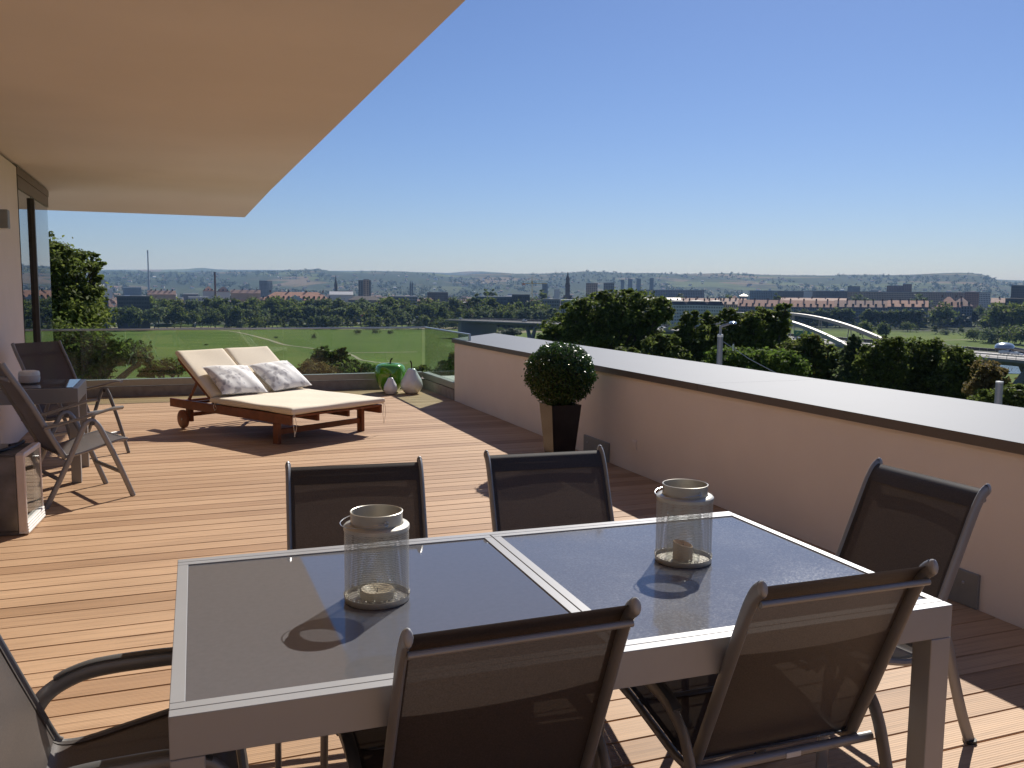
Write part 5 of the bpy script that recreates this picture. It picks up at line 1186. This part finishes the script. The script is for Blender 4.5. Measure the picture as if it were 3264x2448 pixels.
near_tree('tree', 'small dark tree behind the glass just left of the apple', 54, [(1120, 1170, 32, 22), (1165, 1180, 34, 20), (1140, 1192, 60, 14)], 'deep', .085, 4500)
near_tree('tree', 'pointed small tree behind the glass beside the parapet end', 50, [(1440, 1150, 16, 22), (1425, 1175, 28, 22), (1400, 1195, 30, 20), (1440, 1205, 30, 30)], 'deep', .085, 4500)
near_tree('shrub', 'low dark bush behind the white pear', 50, [(1345, 1190, 30, 20), (1370, 1205, 34, 16)], 'deep', .08, 2500, cat='shrub')
# the round-crowned tree in the centre
near_tree('tree', 'large dark round-crowned tree rising above the parapet in the centre', 72,
  [(2120, 985, 22, 12), (1930, 950, 30, 14), (1760, 1060, 22, 14), (1850, 975, 26, 14), (1990, 958, 70, 32), (1900, 985, 80, 45), (1990, 1000, 90, 60), (2060, 990, 60, 50), (2105, 998, 34, 22), (1850, 1010, 60, 45), (1800, 1055, 66, 45), (1880, 1065, 90, 55), (1960, 1075, 80, 60), (2040, 1070, 50, 55), (1770, 1085, 50, 28), (2000, 935, 20, 10)], 'deep', .135, 22000, 1960, ybias=1.0)
near_tree('tree', 'lighter green tree with open crown right below the large round-crowned tree', 62,
  [(2085, 1105, 34, 30), (2135, 1095, 28, 22), (2060, 1140, 60, 30), (2150, 1135, 44, 28), (1990, 1130, 40, 22), (2105, 1080, 14, 12)], 'olive', .11, 7000)
near_tree('tree', 'olive tree with a pointed top left of the street lamp', 66,
  [(2200, 1010, 22, 22), (2205, 1045, 40, 32), (2200, 1090, 50, 40), (2180, 1140, 50, 34), (2230, 1140, 40, 36)], 'olive', .12, 11000, group=G1)
near_tree('tree', 'olive tree with a blunt top directly behind the street lamp', 68,
  [(2262, 1018, 24, 22), (2265, 1055, 36, 34), (2275, 1100, 40, 40), (2255, 1150, 50, 34)], 'olive', .12, 10000, group=G1)
near_tree('tree', 'olive broad tree right of the lamp head', 68,
  [(2325, 1010, 24, 22), (2350, 1045, 40, 36), (2340, 1090, 50, 40), (2390, 1060, 34, 40), (2400, 1020, 30, 24)], 'olive', .12, 13000, group=G1)
near_tree('tree', 'tallest olive tree in front of the hidden left end of the arches', 70,
  [(2430, 1005, 24, 26), (2495, 990, 18, 22), (2480, 1030, 30, 36), (2440, 1050, 44, 40), (2420, 1090, 60, 36), (2490, 1065, 20, 26)], 'olive', .12, 14000, group=G1)
near_tree('tree', 'bright green low tree below the lamp, nearest to the coping', 50,
  [(2340, 1140, 60, 32), (2400, 1150, 60, 34), (2460, 1150, 60, 34), (2310, 1165, 60, 28), (2380, 1185, 80, 26), (2520, 1165, 50, 30)], 'lime', .10, 14000)
near_tree('tree', 'olive green tree in front of the middle of the bridge, left arch foot', 60,
  [(2570, 1095, 36, 30), (2540, 1125, 50, 34), (2600, 1130, 34, 40), (2590, 1085, 14, 18), (2560, 1165, 60, 34), (2500, 1190, 60, 24)], 'olive', .11, 12000)
near_tree('tree', 'small olive tree below the right arch foot', 60,
  [(2640, 1135, 36, 30), (2630, 1175, 44, 36), (2690, 1150, 34, 34), (2680, 1190, 50, 30)], 'olive', .10, 9000)
near_tree('tree', 'tree with a slim leading shoot below the right arch foot', 58,
  [(2725, 1095, 16, 22), (2725, 1125, 34, 26), (2740, 1165, 44, 44), (2715, 1205, 60, 30), (2828, 1090, 12, 22)], 'cool', .105, 10000)
near_tree('tree', 'dense tree in front of the bridge middle, left half of the big clump', 56,
  [(2810, 1125, 42, 36), (2780, 1165, 50, 44), (2840, 1170, 50, 44), (2800, 1215, 70, 34), (2870, 1110, 34, 28)], 'olive', .10, 14000)
near_tree('tree', 'dense dark tree in front of the bridge, top of the big clump', 58,
  [(2950, 1110, 50, 26), (2930, 1150, 60, 44), (2990, 1150, 44, 40), (2900, 1200, 60, 40), (2970, 1200, 60, 40)], 'deep', .105, 15000)
near_tree('tree', 'olive tree at the right end of the big clump below the bridge', 56,
  [(3050, 1130, 34, 26), (3060, 1170, 50, 44), (3090, 1190, 34, 44), (3030, 1220, 50, 40), (3080, 1240, 50, 34)], 'olive', .10, 14000)
near_tree('tree', 'rusty-tinged small tree left of the capped tram pole', 50,
  [(3150, 1175, 34, 26), (3165, 1205, 40, 30), (3140, 1240, 44, 34), (3180, 1250, 34, 30)], 'rust', .09, 8000)
near_tree('tree', 'low tree at the right frame edge behind the tram pole', 46,
  [(3210, 1260, 50, 26), (3250, 1270, 50, 24), (3190, 1275, 60, 22), (3235, 1235, 16, 10)], 'olive', .085, 7000)
near_tree('shrub', 'pale silvery bush on the meadow beside the bridge piers', 330, [(1630, 1060, 26, 14), (1610, 1066, 30, 10)], 'silver', .42, 1500, cat='shrub')

# ---------------------------------------------------------------- prototypes for the farther trees (unit height 1, copied)
def proto(name, kind, leaf, seed, n=900):
    random.seed(seed); b = []
    if kind == 'round': b = [(random.uniform(-.12, .12), random.uniform(-.12, .12), .58+random.uniform(-.1, .14), .27, .27, .27) for _ in range(4)]+[(random.uniform(-.25, .25), random.uniform(-.25, .25), random.uniform(.35, .62), .16, .16, .15) for _ in range(6)]
    elif kind == 'broad': b = [(random.uniform(-.3, .3), random.uniform(-.3, .3), random.uniform(.4, .72), .25, .25, .22) for _ in range(9)]
    elif kind == 'tall': b = [(random.uniform(-.03, .03), random.uniform(-.03, .03), .16+.76*k/6, .12*(1-.55*abs(k/6-.4)), .12*(1-.55*abs(k/6-.4)), .11) for k in range(7)]
    elif kind == 'sapling': b = [(0, 0, .42+.5*k/3, .17*(1-.5*k/3), .17*(1-.5*k/3), .15) for k in range(4)]
    elif kind == 'bush': b = [(random.uniform(-.4, .4), random.uniform(-.4, .4), random.uniform(.3, .6), .34, .34, .34) for _ in range(7)]
    hb = max(q[2]+q[5] for q in b); b = [(q[0], q[1], q[2]/hb, q[3], q[4], q[5]/hb) for q in b]
    t = thing('tree' if kind != 'bush' else 'bush', 'x', 'tree' if kind != 'bush' else 'bush')
    limbs(B(), (0, 0, -.01), [(q[0], q[1], q[2]) for q in b[:5]], .022).obj('trunk', 'bark', t, True)
    P, Nn = crown_points(b, n, .35, .24)
    sz = .050 if kind in ('round', 'broad', 'bush') else .036
    link('crown', quads_mesh('crown', leaf_quads(P, Nn, sz, .7, .8), LEAF[leaf]), t)
    return t
KINDS = {}
TONE = {'deep': 'dark', 'cool': 'bluish', 'olive': 'olive', 'lime': 'fresh green', 'rust': 'yellowing'}
SHP = {'round': 'round', 'broad': 'broad', 'tall': 'slim', 'sapling': 'small young', 'bush': 'low'}
for kd in SHP:
    for lf in ('deep', 'cool', 'olive', 'lime') + (('rust',) if kd == 'sapling' else ()):
        KINDS[kd, lf] = [proto(kd+lf, kd, lf, hash((kd, lf)) % 99 if False else len(KINDS)*7+3, 1700 if kd in ('round', 'broad', 'bush') else 900), False]
def plant(kind, leaf, u, vtop, D, vbase=None, label='', group=None, wide=1.0):
    q = at(u, vtop, D); g0 = gz_at(q.x, q.y); h = max(q.z-g0, 1.0)
    P = KINDS[kind, leaf]; rz = random.uniform(0, 6.28); w = h*wide*random.uniform(.9, 1.1)
    if not P[1]:
        P[1] = True; t = P[0]; t.location = (q.x, q.y, g0); t.rotation_euler.z = rz; t.scale = (w, w, h); t['label'] = label
        if group: t['group'] = group
        return t
    t = copy_thing(P[0], (q.x, q.y, g0), rz, label, (w, w, h))
    if group: t['group'] = group
    elif 'group' in t: del t['group']
    return t
def far_base(v, u): d = ray(u, v); return (GZ-CAM_H)/d.z*hypot(d.x, d.y)
# named meadow trees
def mt_(kind, leaf, u, vt, vb, label, wide=1.0): return plant(kind, leaf, u, vt, far_base(vb, u), None, label, None, wide)
mt_('round', 'deep', 906, 981, 1043, 'big very dark round tree standing alone before the palace', 1.25)
mt_('round', 'deep', 1118, 972, 1043, 'big very dark round tree before the two-tone tower block', 1.05)
mt_('round', 'deep', 2762, 1024, 1091, 'left of two dark round trees right of the bridge arches', 1.0)
mt_('round', 'deep', 2822, 1028, 1090, 'right of two dark round trees right of the bridge arches', .85)
mt_('broad', 'deep', 2995, 959, 1047, 'biggest round meadow tree standing alone before the red hip roofs', 1.0)
mt_('bush', 'deep', 2895, 1023, 1057, 'dark bushy tree left of the biggest meadow tree', 1.15)
mt_('sapling', 'olive', 2924, 1036, 1060, 'thin little tree beside the dark bushy one', 1.3)
mt_('sapling', 'olive', 2982, 1036, 1065, 'small umbrella-shaped tree below the biggest meadow tree', 2.4)
mt_('bush', 'cool', 3010, 1048, 1067, 'flat grey-green bush below the biggest meadow tree', 1.6)
mt_('sapling', 'deep', 3066, 1036, 1068, 'small spreading tree right of the biggest meadow tree', 1.9)
mt_('sapling', 'olive', 3040, 1048, 1066, 'tiny tree left of the small spreading tree', 1.5)
mt_('tall', 'cool', 3060, 984, 1037, 'slim grey-green tree right behind the biggest meadow tree', 1.9)
mt_('tall', 'deep', 3157, 982, 1042, 'dark pointed tree in the right-hand grove', 2.4)
mt_('tall', 'deep', 3204, 962, 1040, 'tallest dark column tree in the right-hand grove', 1.6)
mt_('round', 'cool', 3108, 986, 1040, 'grey-green tree at the left edge of the right-hand grove', .9)
mt_('round', 'deep', 3128, 976, 1030, 'dark tree behind the left edge of the right-hand grove', .9)
for i, (u, vt, vb, k, l, w_) in enumerate(((3115, 1046, 1088, 'bush', 'deep', 1.1), (3150, 1040, 1094, 'bush', 'cool', 1.0), (3178, 1045, 1092, 'bush', 'cool', 1.2), (3215, 1034, 1095, 'bush', 'deep', 1.2), (3250, 1040, 1100, 'bush', 'deep', 1.2), (3240, 1000, 1060, 'broad', 'cool', 1.0), (3180, 1008, 1062, 'broad', 'olive', .9), (3225, 980, 1050, 'round', 'deep', .9), (3262, 970, 1052, 'round', 'olive', 1.0), (3140, 1010, 1060, 'round', 'olive', .8))):
    mt_(k, l, u, vt, vb, ['leftmost dark bush at the foot of the right-hand grove', 'grey-green bush second from the left below the right-hand grove', 'grey-green rounded bush below the column tree', 'dark bush right of the rounded grey-green one', 'dark bush at the right edge under the grove', 'broad bluish tree at the right edge of the grove', 'broad olive tree below the column tree', 'round dark tree right of the column tree', 'round olive tree cut by the right edge', 'small olive tree below the dark pointed tree'][i], w_)
# dark row before the red-roofed apartments
rowu = list(range(2395, 2530, 15))+[2540, 2556, 2572, 2588, 2604, 2620, 2638, 2664, 2682, 2700, 2716]+[2760, 2776, 2792, 2808, 2826, 2842, 2858, 2874, 2890, 2906, 2922, 2936]
for i, u in enumerate(rowu):
    sec = 'behind the arches' if u < 2650 else ('just right of the arches' if u < 2730 else 'left of the biggest meadow tree')
    k = 'tall' if i % 2 else 'round'; vt = random.uniform(984, 992)-(5 if 2660 < u < 2720 else 0)
    plant(k, 'deep' if i % 3 else 'cool', u, vt, 990, None, ('slim' if k == 'tall' else 'round')+(' dark' if i % 3 else ' bluish')+' tree in the row '+sec, 'dark tree row before the red-roofed apartments', 1.9 if k == 'tall' else .8)
# the belt along the far edge of the meadow, from left to right
anchors = [(480, 560, 'below the tall thin chimney'), (560, 660, 'above the grass-roofed tunnel'), (660, 760, 'below the dark brick chimney'), (760, 860, 'left of the palace'), (860, 960, 'below the palace portico'), (960, 1060, 'below the right half of the palace'), (1060, 1150, 'below the dark church spire'), (1150, 1240, 'below the two-tone tower block'), (1240, 1340, 'below the long office slab'), (1340, 1440, 'right of the long office slab'), (1440, 1520, 'left of the grey-green slab'), (1520, 1620, 'below the grey-green slab'), (1620, 1720, 'below the dark end of the grey-green slab'), (1720, 1800, 'left of the big round-crowned tree')]
def near_anchor(u):
    for a0, a1, s in anchors:
        if a0 <= u < a1: return s
    return 'before the dark glass office blocks' if u < 480 else 'before the far hall'
GB = 'tree belt along the far edge of the meadow'
def belt(u0, u1, step, v0, v1, D0, D1, kinds, where, tones=('deep', 'cool', 'olive', 'deep')):
    u = u0
    while u < u1:
        k = random.choice(kinds); l = random.choice(tones); l = l if (k, l) in KINDS else 'deep'
        s = near_anchor(u)
        plant(k, l, u, random.uniform(v0, v1), random.uniform(D0, D1), None, f'{TONE[l]} {SHP[k]} tree, {where} {s}', GB+', '+where+' '+s, {'round': .95, 'broad': .95, 'tall': 1.7, 'sapling': 1.5, 'bush': 1.3}[k])
        u += step*random.uniform(.7, 1.3)
belt(470, 1740, 20, 946, 962, 880, 950, ('round', 'broad', 'round', 'tall'), 'back rank')
belt(285, 860, 22, 972, 992, 790, 840, ('round', 'broad', 'round'), 'middle rank')
belt(930, 1090, 20, 966, 982, 840, 860, ('round', 'broad'), 'middle rank')
belt(1180, 1760, 20, 962, 985, 845, 880, ('round', 'broad', 'round'), 'middle rank')
belt(640, 1500, 26, 1002, 1014, 800, 830, ('tall', 'bush', 'sapling', 'round'), 'front rank')
belt(1500, 1780, 15, 980, 996, 800, 840, ('tall', 'tall', 'round'), 'front rank', ('deep', 'cool'))
belt(3170, 3300, 16, 962, 985, 880, 960, ('round', 'broad', 'round'), 'right-edge grove,')
for i, (u, vt) in enumerate(((1516, 936), (1730, 923), (1552, 921), (1569, 921))): plant('tall', 'deep', u, vt, (860, 1150, 1300, 1300)[i], None, ('very tall dark poplar left of the grey-green slab', 'tall dark poplar just right of the yellow crane', 'left of two dark poplars above the grey-green slab', 'right of two dark poplars above the grey-green slab')[i], None, 1.5)
for i, (u, vt, vb, lf) in enumerate(((735, 1000, 1043, 'olive'), (765, 1000, 1043, 'olive'), (797, 998, 1043, 'lime'), (828, 998, 1043, 'lime'), (982, 985, 1041, 'olive'), (1036, 984, 1041, 'deep'), (1202, 1010, 1046, 'lime'), (1342, 1006, 1046, 'lime'), (1402, 1008, 1046, 'lime'), (1440, 1015, 1050, 'lime'), (1478, 1022, 1046, 'deep'), (1520, 1020, 1043, 'olive'), (1575, 1024, 1046, 'rust'), (1612, 1024, 1046, 'olive'), (1421, 1028, 1052, 'deep'))):
    mt_('sapling' if i > 3 else 'tall', lf, u, vt, vb, [f'slim young poplar in the meadow, {w} of four below the palace left wing' for w in ('first', 'second', 'third', 'fourth')][i] if i < 4 else ['young olive tree before the palace portico', 'dark sapling below the palace right wing', 'fresh green sapling right of the second dark round tree', 'fresh green sapling before the parked cars', 'light sapling left of the bridge abutment', 'light green sapling nearest the handrail end', 'dark sapling by the riverside road', 'olive sapling in front of the bridge abutment', 'yellow sapling in front of the far bridge', 'olive sapling in front of the far bridge piers', 'dark small tree left of the bridge sapling'][i-4], 1.5)
for i, (u, vt, vb, lf, w) in enumerate(((1520, 1050, 1057, 'olive', 2.4), (1600, 1046, 1055, 'lime', 2.8), (1545, 1050, 1058, 'lime', 3.2), (1660, 1048, 1056, 'lime', 3), (1140, 1050, 1066, 'deep', 1.4), (1200, 1050, 1064, 'deep', 1.6), (1245, 1052, 1064, 'cool', 1.5), (880, 1072, 1078, 'deep', 2.2), (655, 1096, 1101, 'deep', 2.4), (1002, 1062, 1080, 'olive', .8))):
    mt_('bush', lf, u, vt, vb, ['long olive bush in the dry grass left of the bridge', 'yellow-green bush bed in front of the bridge piers', 'yellow-green bush bed left of the larger one', 'yellow-green bush beside the right bridge pier', 'dark bush behind the handrail left of the apple', 'dark bush behind the handrail above the apple', 'bluish bush behind the handrail near the glass corner', 'tiny dark bush on the meadow', 'tiny dark tuft on the left meadow', 'lone small meadow tree with a thin trunk'][i], w)
# trees between roofs on the right and far trees above the slabs
for i, (u, vt, D, k) in enumerate(((2748, 940, 1400, 'broad'), (2925, 938, 1350, 'broad'), (2313, 936, 1300, 'broad'), (2478, 934, 1250, 'tall'), (2162, 936, 1200, 'tall'), (2172, 936, 1200, 'tall'), (2300, 1000, 800, 'broad'), (2120, 1010, 800, 'broad'))):
    plant(k, 'deep' if i > 1 else 'cool', u, vt, D, None, ['bluish tree above the red roofs right of the arches', 'bluish tree above the red roofs left of the biggest meadow tree', 'green tree left of the bright-roofed pavilion', 'dark poplar above the long red roof', 'left of two small poplars above the bright metal roofs', 'right of two small poplars above the bright metal roofs', 'dark tree at the foot of the white apartments', 'dark tree at the left foot of the white apartments'][i], None, 1.4 if k == 'tall' else .9)
# ---------------------------------------------------------------- masses nobody could count: far town, far woods
wb, rb = B(), B(); hb = []
def town(n, umin, umax, dmin, dmax, hmax, pw=1.0):
    for _ in range(n):
        u = random.uniform(umin, umax); D = dmin+(dmax-dmin)*random.random()**pw
        q = at(u, 930, D); g0 = gz_at(q.x, q.y); w, d, h = random.uniform(9, 26), random.uniform(9, 13), random.uniform(5, hmax)
        rz = -atan2(q.x, q.y)+random.uniform(-.7, .7); R = Matrix.Rotation(rz, 3, 'Z'); o = Vector((q.x, q.y, g0))
        wb.box(o+Vector((0, 0, h/2)), (w, d, h), rz)
        rh = random.uniform(2.5, 5); vs = [o+R @ Vector(p) for p in ((-w/2-.5, -d/2-.5, h), (w/2+.5, -d/2-.5, h), (w/2+.5, d/2+.5, h), (-w/2-.5, d/2+.5, h), (-w/2, 0, h+rh), (w/2, 0, h+rh))]
        rb.add(vs, [(0, 1, 5, 4), (1, 2, 5), (2, 3, 4, 5), (3, 0, 4)])
town(1000, -300, 3500, 1150, 3600, 12, 1.2); town(420, 200, 2000, 1080, 1900, 15, 1); town(480, -300, 3500, 3600, 7400, 8, .9)
def mat_town(name, st):
    m, n, b = new_mat(name); b.inputs['Roughness'].default_value = .85
    g = n.nodes.new('ShaderNodeNewGeometry'); r = ramp(n, st); r.color_ramp.interpolation = 'CONSTANT'; n.links.new(g.outputs['Random Per Island'], r.inputs[0]); n.links.new(r.outputs[0], b.inputs['Base Color']); return m
tag(wb.obj('far_town_houses', mat_town('far_town_walls', [(0, (.45, .42, .37)), (.3, (.62, .60, .56)), (.55, (.32, .28, .23)), (.8, (.70, .68, .64))])), kind='stuff')
tag(rb.obj('far_town_roofs', mat_town('far_town_roofs', [(0, (.24, .13, .09)), (.35, (.16, .10, .08)), (.6, (.30, .17, .12)), (.8, (.12, .115, .115)), (.93, (.65, .64, .62))])), kind='stuff')
def woods(n, dmin, dmax, h0, h1, pw, keep=None, leafn=26):
    Q = []
    for _ in range(n):
        u = random.uniform(-300, 3500); D = dmin+(dmax-dmin)*random.random()**pw
        if keep and not keep(u, D): continue
        q = at(u, 930, D); g0 = gz_at(q.x, q.y); h = random.uniform(h0, h1)
        Q.append((q.x, q.y, g0+h*.5, h))
    Q = np.array(Q); m = leafn; d = RNG.normal(0, 1, (len(Q)*m, 3)); d /= np.linalg.norm(d, axis=1)[:, None]
    c = np.repeat(Q[:, :3], m, 0); hh = np.repeat(Q[:, 3], m)
    P = c+d*hh[:, None]*np.array([.62, .62, .5])*RNG.uniform(.4, 1, len(d))[:, None]
    return leaf_quads(P, d*.7+np.array([0, 0, .5]), hh*.20, .8, .5)
random.seed(4)
V = np.concatenate([woods(1500, 1050, 3600, 9, 19, 1.2), woods(2600, 3600, 7800, 14, 30, 1.0, lambda u, D: sin(u*.013+D*.0021)+sin(u*.005-D*.0013+1) > -.25, 18)])
tag(link('far_woods', quads_mesh('far_woods', V, LEAF['far'])), kind='stuff')
# hedges and small woods along the ridge lines
V = []
for u in range(-200, 3450, 3):
    if sin(u*.021)+sin(u*.0073+2) < -.1 or 2850 < u < 3200: continue
    for D in (NEAR_R*.985,):
        q = at(u, 880, D); g0 = gz_at(q.x, q.y); V.append((q.x, q.y, g0+2+random.uniform(-2, 2), random.uniform(5, 10)))
Q = np.array(V); m = 12; d = RNG.normal(0, 1, (len(Q)*m, 3)); d /= np.linalg.norm(d, axis=1)[:, None]; hh = np.repeat(Q[:, 3], m)
tag(link('ridge_woods', quads_mesh('ridge_woods', leaf_quads(np.repeat(Q[:, :3], m, 0)+d*hh[:, None]*.5, d, hh*.28, .8, .5), LEAF['far'])), kind='stuff')
for k, P in KINDS.items():          # prototypes that no place needed
    if not P[1]:
        for c in list(P[0].children): bpy.data.objects.remove(c)
        bpy.data.objects.remove(P[0])
# where several trees of one rank look alike, say which by their order from the left
same = {}
for o in bpy.data.objects:
    if o.parent is None and o.get('group') and o.get('category') == 'tree' and ('rank' in o['label'] or 'grove' in o['label'] or 'in the row' in o['label']): same.setdefault(o['label'], []).append(o)
for lb, L in same.items():
    if len(L) < 2: continue
    L.sort(key=lambda o: atan2(o.location.x, o.location.y))
    for k, o in enumerate(L):
        o['label'] = ('leftmost ' if k == 0 else 'rightmost ' if k == len(L)-1 else ('middle ' if len(L) == 3 else ('second ', 'third ', 'fourth ', 'fifth ', 'sixth ')[k-1]))+lb
# ---------------------------------------------------------------- haze
hm = bpy.data.materials.new('haze'); hm.use_nodes = True; hn = hm.node_tree; hn.nodes.remove(hn.nodes['Principled BSDF'])
pv = N(hn, 'ShaderNodeVolumePrincipled'); pv.inputs['Color'].default_value = (.36, .60, 1, 1); pv.inputs['Density'].default_value = HAZE; pv.inputs['Density Attribute'].default_value = ''
pv.inputs['Absorption Color'].default_value = (.65, .65, .65, 1)
hn.links.new(pv.outputs[0], hn.nodes['Material Output'].inputs['Volume'])
zs = float(Zg.max())
tag(B().box((0, 0, (zs+25+GZ-60)/2), (33000, 33000, zs+25-GZ+60)).obj('haze', hm), kind='stuff')
